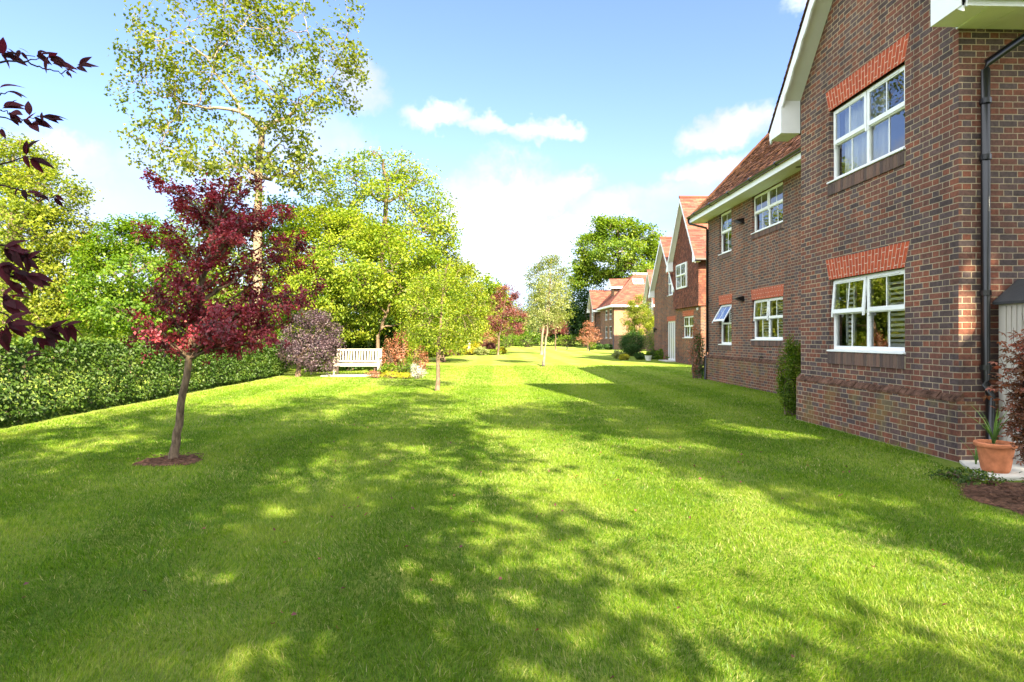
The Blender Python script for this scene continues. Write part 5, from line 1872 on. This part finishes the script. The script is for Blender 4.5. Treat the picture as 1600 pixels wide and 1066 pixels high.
for k in range(15):
    x = -HW + 0.13 + k * (2 * HW - 0.26) / 14
    m.prism([(bx + x - 0.024, by + lean(0.53) + 0.02, bz + 0.53), (bx + x - 0.024, by + lean(0.53) + 0.04, bz + 0.53), (bx + x - 0.024, by + lean(0.90) + 0.04, bz + 0.90), (bx + x - 0.024, by + lean(0.90) + 0.02, bz + 0.90)], (0.048, 0, 0))
m.box(bx - HW + 0.065, bx + HW - 0.065, by + lean(0.5), by + lean(0.5) + 0.05, bz + 0.475, bz + 0.53)
m.box(bx - HW + 0.0, bx + HW, by + lean(0.92), by + lean(0.92) + 0.06, bz + 0.90, bz + 0.975)
m.build('backrest', TEAK, bench, bevel=0.004)
m = MB()
m.box(bx - 1.25, bx + 0.62, by - 0.62, by + 0.55, -0.02, b[2] + 0.02)
tag(m.build('paving_slab', PAVING, bevel=0.01), kind='structure')

# flower bed beside the bench
BED = [
    (627, 22.6, 15, 74, LF_CORAL, 'photinia_shrub', 'upright shrub with coral red young leaves right of the bench', 1300, .075),
    (644, 22.9, 17, 70, LF_LIME, 'photinia_shrub', 'lime green leafy shrub behind the coral red shrub right of the bench', 1500, .075),
    (610, 22.7, 14, 56, LF_CORAL, 'photinia_shrub', 'lower coral red shrub next to the bench end', 700, .075),
    (655, 22.4, 14, 46, LF_CORAL, 'photinia_shrub', 'coral red shrub at the right end of the bed beside the bench', 600, .07),
    (632, 22.0, 18, 30, LF_GREEN, 'bed_plant', 'leafy green plant under the coral shrubs', 900, .07),
    (652, 20.9, 13, 24, LF_WHITE, 'white_flower', 'clump of white flowers at the right end of the bench bed', 900, .045),
    (612, 21.0, 18, 11, LF_YELLOW, 'bed_plant', 'low yellow flowering plant at the front of the bench bed', 700, .045),
    (634, 20.9, 14, 10, LF_YELLOW, 'bed_plant', 'low yellow plant beside the white flowers', 600, .045),
    (586, 21.2, 14, 12, LF_CORAL, 'bed_plant', 'low pinkish plant at the front corner of the bench slab', 500, .05),
    (604, 21.6, 14, 24, LF_OAK, 'bed_plant', 'grassy green plant beside the bench leg', 700, .08),
]
for k, (px, dd, rp, hp, lf, nm, lab, n, sz) in enumerate(BED):
    shrub(nm, lab, GD(px, dd), rp / FOC * dd, hp / FOC * dd, lf, 400 + k, n, sz, None, 0.5, cat='flower' if 'flower' in nm else 'plant', hollow=0.35)

# plants against the near house
def column_bush(name, label, x, y, r, h, lf, seed, n, size):
    shrub(name, label, (x, y, 0), r, h, lf, seed, n, size, None, 0.5, cat='bush', hollow=0.75, clu=140)
column_bush('evergreen_bush', 'narrow upright evergreen bush at the corner where the near house steps back', 5.66, 11.15, 0.25, 1.36, LF_OAK, 701, 8000, 0.045)
shrub('climbing_shrub', 'reddish green climbing shrub at the far corner of the near house', (7.16, 20.95, 0.04), 0.26, 1.95, LF_CORAL, 702, 900, 0.07, None, 0.6, hollow=0.4)
shrub('climbing_shrub', 'dark leaved shrub growing up beside the far downpipe of the near house', (7.22, 20.75, 0.04), 0.24, 1.6, LF_DARK, 703, 800, 0.07, None, 0.6, hollow=0.4)

# stone path at the near corner, terracotta pot, plastic shed, japanese maple
m = MB()
m.prism([(5.02, 6.02, -0.02), (8, 5.95, -0.02), (8, 6.89, -0.02), (5.49, 6.89, -0.02)], (0, 0, 0.05))
tag(m.build('path', PAVING, bevel=0.008), kind='structure')

px_, py_ = 5.42, 6.30
pot = thing('terracotta_pot', 'round terracotta pot standing on the paving by the downpipe', 'pot', (px_, py_, 0.03))
m = MB()
prof = [(0.0, 0.03), (0.115, 0.03), (0.13, 0.06), (0.165, 0.285), (0.172, 0.30), (0.19, 0.302), (0.195, 0.315), (0.195, 0.335), (0.185, 0.345), (0.165, 0.345), (0.158, 0.30), (0.0, 0.295)]
n = 32
for a, bq in zip(prof[:-1], prof[1:]):
    for j in range(n):
        t0, t1 = 2 * math.pi * j / n, 2 * math.pi * (j + 1) / n
        P = lambda rz, t: (px_ + rz[0] * math.cos(t), py_ + rz[0] * math.sin(t), rz[1])
        q = [P(a, t0), P(a, t1), P(bq, t1), P(bq, t0)]
        if a[0] == 0: q = [q[0], q[2], q[3]]
        elif bq[0] == 0: q = [q[0], q[1], q[2]]
        m.poly(q)
m.build('pot_body', TERRA, pot)
m = MB()
m.tube([(px_, py_, 0.28), (px_, py_, 0.31)], 0.155, 20)
m.build('soil', MULCH, pot)


def strap_plant(name, label, x, y, z, n, L, w, mat, seed, lean=0.5):
    rng = np.random.default_rng(seed)
    root = thing(name, label, 'plant', (x, y, z))
    mb = MB()
    for k in range(n):
        a = rng.uniform(0, 6.28)
        l = L * rng.uniform(0.6, 1.1)
        le = lean * rng.uniform(0.3, 1.3)
        pts = []
        for t in np.linspace(0, 1, 6):
            pts.append(Vector((x + math.cos(a) * le * l * t ** 1.7, y + math.sin(a) * le * l * t ** 1.7, z + l * (t - 0.35 * le * t * t))))
        s = Vector((-math.sin(a), math.cos(a), 0))
        rv = rng.uniform(0, 1)
        for i in range(5):
            w0, w1 = w * (1 - (i / 5) ** 2), w * (1 - ((i + 1) / 5) ** 2) + 0.0005
            u = Vector((math.cos(a), math.sin(a), 0)) * 0.004
            mb.poly([pts[i] - s * w0, pts[i], pts[i + 1], pts[i + 1] - s * w1], rv)
            mb.poly([pts[i], pts[i] + s * w0 + u, pts[i + 1] + s * w1 + u, pts[i + 1]], rv)
    mb.build('leaf', mat, root, smooth=True)


LF_STRAP = leaf_mat('strap_leaf', [(0.06, 0.13, 0.03), (0.10, 0.19, 0.045), (0.16, 0.25, 0.06)], 0.25)
strap_plant('potted_plant', 'strappy green leaves growing in the terracotta pot', px_ - 0.02, py_, 0.30, 16, 0.46, 0.012, LF_STRAP, 5, 0.55)
strap_plant('ground_plant', 'thin green leaves hanging beside the terracotta pot by the wall', 5.50, 6.66, 0.03, 10, 0.30, 0.008, LF_STRAP, 6, 0.6)

SHED = plain('shed_plastic', (0.42, 0.39, 0.34), 0.55, 0.3, 0.06, 3.0)
SHEDR = plain('shed_roof_plastic', (0.035, 0.037, 0.04), 0.6, 0.3, 0.15, 8.0, 0.003, 90)
shed = thing('garden_shed', 'grey beige ribbed plastic garden shed with a dark grey roof against the house wall', 'shed', (6.4, 6.8, 0.03))
sx0, sx1, sy0, sy1, sz = 5.95, 7.6, 6.45, 6.87, 1.86
m = MB()
m.box(sx0, sx1, sy0, sy1, 0.03, sz)
k = 0
x = sx0 + 0.03
while x < sx1 - 0.06:
    m.box(x, x + 0.045, sy0 - 0.012, sy0 + 0.005, 0.10, sz - 0.02)
    x += 0.075
for k in range(5):
    m.box(sx0 - 0.012, sx0 + 0.005, sy0 + 0.03 + k * 0.07, sy0 + 0.07 + k * 0.07, 0.10, sz - 0.02)
m.build('shed_body', SHED, shed)
m = MB()
o = 0.06
e = [(sx0 - o, sy0 - o, sz), (sx1 + o, sy0 - o, sz), (sx1 + o, sy1 + 0.02, sz), (sx0 - o, sy1 + 0.02, sz)]
e2 = [(a, b_, c + 0.03) for a, b_, c in e]
t = [(sx0 + 0.24, sy0 + 0.22, sz + 0.30), (sx1 - 0.2, sy0 + 0.22, sz + 0.30), (sx1 - 0.2, sy1 + 0.015, sz + 0.30), (sx0 + 0.24, sy1 + 0.015, sz + 0.30)]
for i in range(4):
    j = (i + 1) % 4
    m.poly([e[i], e[j], e2[j], e2[i]])
    m.poly([e2[i], e2[j], t[j], t[i]])
m.poly(t)
m.poly(e[::-1])
m.build('shed_roof', SHEDR, shed)
m = MB()
m.box(sx0 - o - 0.004, sx1 + o, sy0 - o - 0.006, sy0 - o - 0.001, sz - 0.012, sz + 0.022)
m.tube([Vector(e2[0]) + Vector((-.003, -.003, .006)), Vector(t[0]) + Vector((-.003, -.003, .006))], 0.012, 6)
m.build('roof_trim', SHED, shed)


def maple():
    rng = np.random.default_rng(77)
    b = np.array([4.88, 5.2, 0.0])
    root = thing('japanese_maple', 'young bronze red maple with lobed leaves at the right edge in the mulch', 'shrub', b)
    mb = MB()
    P, N, out = [], [], []
    for k in range(60):
        a = rng.uniform(0, 6.28)
        zz = rng.uniform(0.62, 1.72)
        rr = 0.44 * (1 - ((zz - 1.0) / 0.95) ** 2) * rng.uniform(0.45, 1.0)
        e = b + np.array([0.06 + rr * math.cos(a), rr * math.sin(a) * .8, zz])
        s = b + np.array([rng.normal() * .02, rng.normal() * .02, max(-0.02, zz * rng.uniform(0.2, 0.6) - 0.1)])
        q = curve_pts(s, e, 7, 0.06, rng, 0.02)
        mb.tube(q, np.linspace(0.006, 0.0015, 7), 5, cap=False)
        for j in range(34):
            t = rng.uniform(0.45, 1.05)
            i = min(5, int(t * 6))
            c = q[min(6, i)] + rng.normal(size=3) * 0.055
            P.append(c)
            N.append(0.25 + 0.35 * rng.uniform() + (0.38 if t > 0.92 and rng.uniform() < .5 else 0))
    for k in range(3):
        mb.tube(curve_pts(b + np.array([.02 * k, 0, -.02]), b + np.array([.03 * k, .02 * k, 1.2]), 6, 0, rng, 0.02), np.linspace(.014, .006, 6), 6)
    mb.build('stem', BARK_PLUM, root, smooth=True)
    lf = MB()
    for c, r_ in zip(P, N):
        c = Vector(c)
        up = Vector((rng.normal() * .5, rng.normal() * .5, 1)).normalized()
        d = Vector((rng.normal(), rng.normal(), -0.4))
        d = (d - up * d.dot(up)).normalized()
        s = up.cross(d)
        L = 0.058 * rng.uniform(0.7, 1.25)
        for an, l in ((0, 1.0), (48, 0.85), (-48, 0.85), (98, 0.55), (-98, 0.55)):
            u = d * math.cos(R(an)) + s * math.sin(R(an))
            w = up.cross(u)
            lf.poly([c, c + u * L * l * .55 + w * L * .16, c + u * L * l - up * L * .2, c + u * L * l * .55 - w * L * .16], r_)
    lf.build('foliage', LF_MAPLE, root)


maple()
shrub('ground_plant', 'small leafy green plant at the foot of the bronze maple', (4.80, 5.08, 0.01), 0.12, 0.36, LF_HEDGE, 710, 260, 0.05, None, 0.3, cat='plant', hollow=0.2)
shrub('ground_plant', 'low mat of dark green leaves on the edge of the mulch', (4.78, 5.95, 0.01), 0.30, 0.12, LF_HEDGE, 711, 800, 0.035, None, 0.5, cat='plant', hollow=0.2)

# ------------------------------------------------------------------ plum branches reaching in from the left
def plum():
    rng = np.random.default_rng(91)
    D = 1.85
    b = np.array([-2.75, 1.1, 0.0])
    root = thing('plum_tree', 'dark purple leaved plum with branches reaching in at the left edge', 'tree', b)
    mb = MB()
    tp = np.array([b - np.array([0, 0, .03]), b + np.array([.03, .02, .8]), b + np.array([.0, .05, 1.6]), b + np.array([.1, .1, 2.6]), b + np.array([.1, .2, 3.3])])
    mb.tube(tp, [0.07, 0.055, 0.045, 0.03, 0.015], 10)
    twigs = [[(-260, 150), (-60, 98), (0, 98), (38, 96), (62, 91)], [(38, 97), (68, 106), (95, 114), (126, 102)], [(-60, 90), (10, 82), (30, 84), (55, 89)],
             [(-260, 240), (-60, 150), (2, 148), (14, 143)], [(-60, 170), (8, 186), (36, 190), (62, 182)], [(-40, 160), (4, 172), (20, 184)],
             [(-260, 330), (-40, 262), (10, 254), (48, 244)], [(-60, 290), (5, 290), (32, 298), (58, 312), (88, 308)],
             [(-260, 420), (-40, 380), (8, 384), (28, 396), (42, 404)], [(-40, 400), (6, 420), (22, 438), (46, 430)], [(-60, 470), (2, 486), (24, 504), (62, 514), (80, 516)], [(24, 503), (72, 514), (104, 506)],
             [(-50, 520), (6, 536), (30, 552), (46, 560)], [(-60, 470), (5, 464), (18, 470)], [(-60, 506), (0, 514), (12, 510)]]
    tw3 = []
    for i, t in enumerate(twigs):
        dd = D + rng.uniform(-0.18, 0.18)
        p = np.array([W(x, y, dd + 0.02 * k) for k, (x, y) in enumerate(t)])
        if t[0][0] < -100:
            hz_ = tp[:, 2]
            k = int(np.argmin(abs(hz_ - p[0][2] + 0.35)))
            p = np.concatenate([[tp[k]], p])
        tt = np.linspace(0, len(p) - 1, 16)
        q = np.stack([np.interp(tt, range(len(p)), p[:, c]) for c in range(3)], 1)
        q[1:-1] += rng.normal(size=(14, 3)) * 0.0025
        if t[0][0] < -100:
            q[:, 2] += 0.10 * np.sin(np.pi * np.clip(np.linspace(0, 2.2, 16), 0, 1))
        mb.tube(q, np.linspace(0.006, 0.0011, 16) ** 1.0 * np.linspace(1, 1, 16) if t[0][0] < -100 else np.linspace(0.003, 0.0011, 16), 6, cap=False)
        tw3.append((t, q, dd))
    # further crown out of the picture
    mb.build('trunk', BARK_PLUM, root, smooth=True)
    nodes = [(2, 84, 5, 23), (14, 80, 3, 19), (33, 78, 3, 13), (60, 84, 6, 20), (76, 90, 7, 25), (96, 114, 2, 9), (106, 113, 4, 14), (124, 104, 5, 22), (14, 142, 3, 25), (3, 168, 4, 24), (14, 176, 4, 23), (45, 188, 6, 24), (56, 182, 5, 21), (66, 182, 5, 24), (38, 192, 2, 10), (0, 198, 2, 16),
             (46, 244, 7, 25), (33, 296, 4, 16), (58, 310, 4, 16), (86, 308, 4, 15), (8, 388, 6, 28), (25, 394, 7, 27), (40, 403, 4, 25), (4, 414, 6, 28), (44, 430, 5, 27), (24, 440, 4, 27), (8, 462, 6, 29), (18, 470, 4, 27), (12, 505, 6, 27), (2, 514, 4, 26), (66, 514, 5, 27), (78, 516, 5, 25), (104, 507, 5, 25), (55, 524, 4, 21), (44, 558, 4, 20), (22, 505, 3, 20), (28, 425, 5, 26), (14, 430, 5, 27)]
    lf = MB()
    def leaf(c, d, n, L):
        s = d.cross(n).normalized()
        wd = L * 0.20
        rv = rng.uniform(0, 1)
        prev = None
        cup = rng.uniform(0.1, 0.45)
        bend = rng.uniform(0.1, 0.55)
        for t in np.linspace(0, 1, 7):
            w = wd * (math.sin(math.pi * min(1, t * 1.02) ** 0.85) ** 0.9 if 0 < t < 1 else 0.02)
            p = c + d * (L * t) - n * (bend * L * t * t)
            row = (p + s * w + n * w * cup, p, p - s * w + n * w * cup)
            if prev:
                lf.poly([prev[0], prev[1], row[1], row[0]], rv)
                lf.poly([prev[1], prev[2], row[2], row[1]], rv)
            prev = row
    for (x, y, n, l) in nodes:
        dd = D + rng.uniform(-0.15, 0.15)
        best = min(tw3, key=lambda t: min(math.hypot(x - a, y - c) for a, c in t[0]))
        dd = best[2]
        c0 = Vector(W(x, y, dd))
        L = l * 1.2 / FOC * dd
        for k in range(n):
            a = rng.uniform(-75, 50) if rng.uniform() < 0.8 else rng.uniform(-130, 100)
            d = Vector((math.cos(R(a)), rng.uniform(-0.7, 0.7), math.sin(R(a)))).normalized()
            nn = Vector((rng.uniform(-.5, .5), -rng.uniform(0.2, 1.1), rng.uniform(0.2, 1.0)))
            nn = (nn - d * nn.dot(d)).normalized()
            st = c0 + Vector(rng.normal(size=3) * 0.006)
            leaf(st, d, nn, L * rng.uniform(0.65, 1.1))
    # leaves of the part of the crown left of the frame
    for k in range(420):
        a, zz = rng.uniform(0, 6.28), rng.uniform(1.5, 3.5)
        c = Vector(b + np.array([rng.uniform(0.1, .75) * math.cos(a), rng.uniform(.1, .75) * math.sin(a), zz]))
        if c.x > -0.90 * max(c.y, 0) - 0.35:
            continue
        d = Vector(rng.normal(size=3)).normalized()
        nn = Vector(rng.normal(size=3))
        nn = (nn - d * nn.dot(d)).normalized()
        leaf(c, d, nn, 0.06)
    lf.build('foliage', LF_PLUM, root, smooth=True)


plum()

# ------------------------------------------------------------------ small things
POSTM = plain('white_stone', (0.7, 0.68, 0.62), 0.8, 0.2, 0.08)
q = GD(733, 46.5)
st = thing('garden_statue', 'small white stone figure on a plinth in the far left border', 'statue', q)
m = MB()
x, y, z = q
m.box(x - .14, x + .14, y - .14, y + .14, z, z + .45)
m.box(x - .17, x + .17, y - .17, y + .17, z + .45, z + .5)
m.build('base', POSTM, st, bevel=.01)
m = MB()
m.tube([(x, y, z + .5), (x, y, z + .56), (x, y, z + .75), (x, y, z + .98), (x, y, z + 1.12), (x, y, z + 1.2), (x, y, z + 1.3), (x, y, z + 1.36)], [.11, .12, .10, .13, .12, .045, .075, .03], 12)
m.build('figure', POSTM, st, smooth=True)
for k, (px, dd) in enumerate(((921, 57), (886, 61))):
    q = GD(px, dd)
    x, y, z = q
    o = thing('bollard_light', ('black bollard light on the far lawn near the orange pink tree', 'smaller looking black bollard light farther left on the far lawn')[k], 'light', q, 'bollard lights on the far lawn')
    m = MB()
    m.tube([(x, y, z - .02), (x, y, z + .30)], .055, 10)
    m.build('post', BLACKP, o, smooth=True)
    m = MB()
    m.tube([(x, y, z + .30), (x, y, z + .36), (x, y, z + .40), (x, y, z + .42)], [.045, .085, .085, .03], 10)
    m.build('cap', BLACKP, o, smooth=True)
q = GD(1013, 36.2)
x, y, z = q
wp = thing('white_planter', 'small white planter among the plants in front of the middle house', 'pot', q)
m = MB()
m.tube([(x, y, z), (x, y, z + .04), (x, y, z + .26), (x, y, z + .30)], [.15, .16, .21, .22], 16)
m.build('pot_body', POSTM, wp, smooth=True)
shrub('potted_plant', 'small green plant growing in the white planter', (x, y, z + .28), .17, .22, LF_GREEN, 720, 260, .07, None, .5, cat='plant', hollow=.2)

# fallen petals scattered on the lawn
rp = np.random.default_rng(99)
n = 150
x = rp.uniform(-3, 4, n)
y = rp.uniform(2.3, 10, n)
k = (np.abs(x) < .85 * y) & lawn_ok(x, y)
x, y = x[k], y[k]
o = leaf_mesh('fallen_leaves', np.stack([x, y, rp.uniform(.022, .036, len(x))], 1), .034, .022, rp, LF_COPPER, None, 1.5)
tag(o, 'small dark red fallen leaves and petals scattered over the near lawn', 'leaves', kind='stuff')
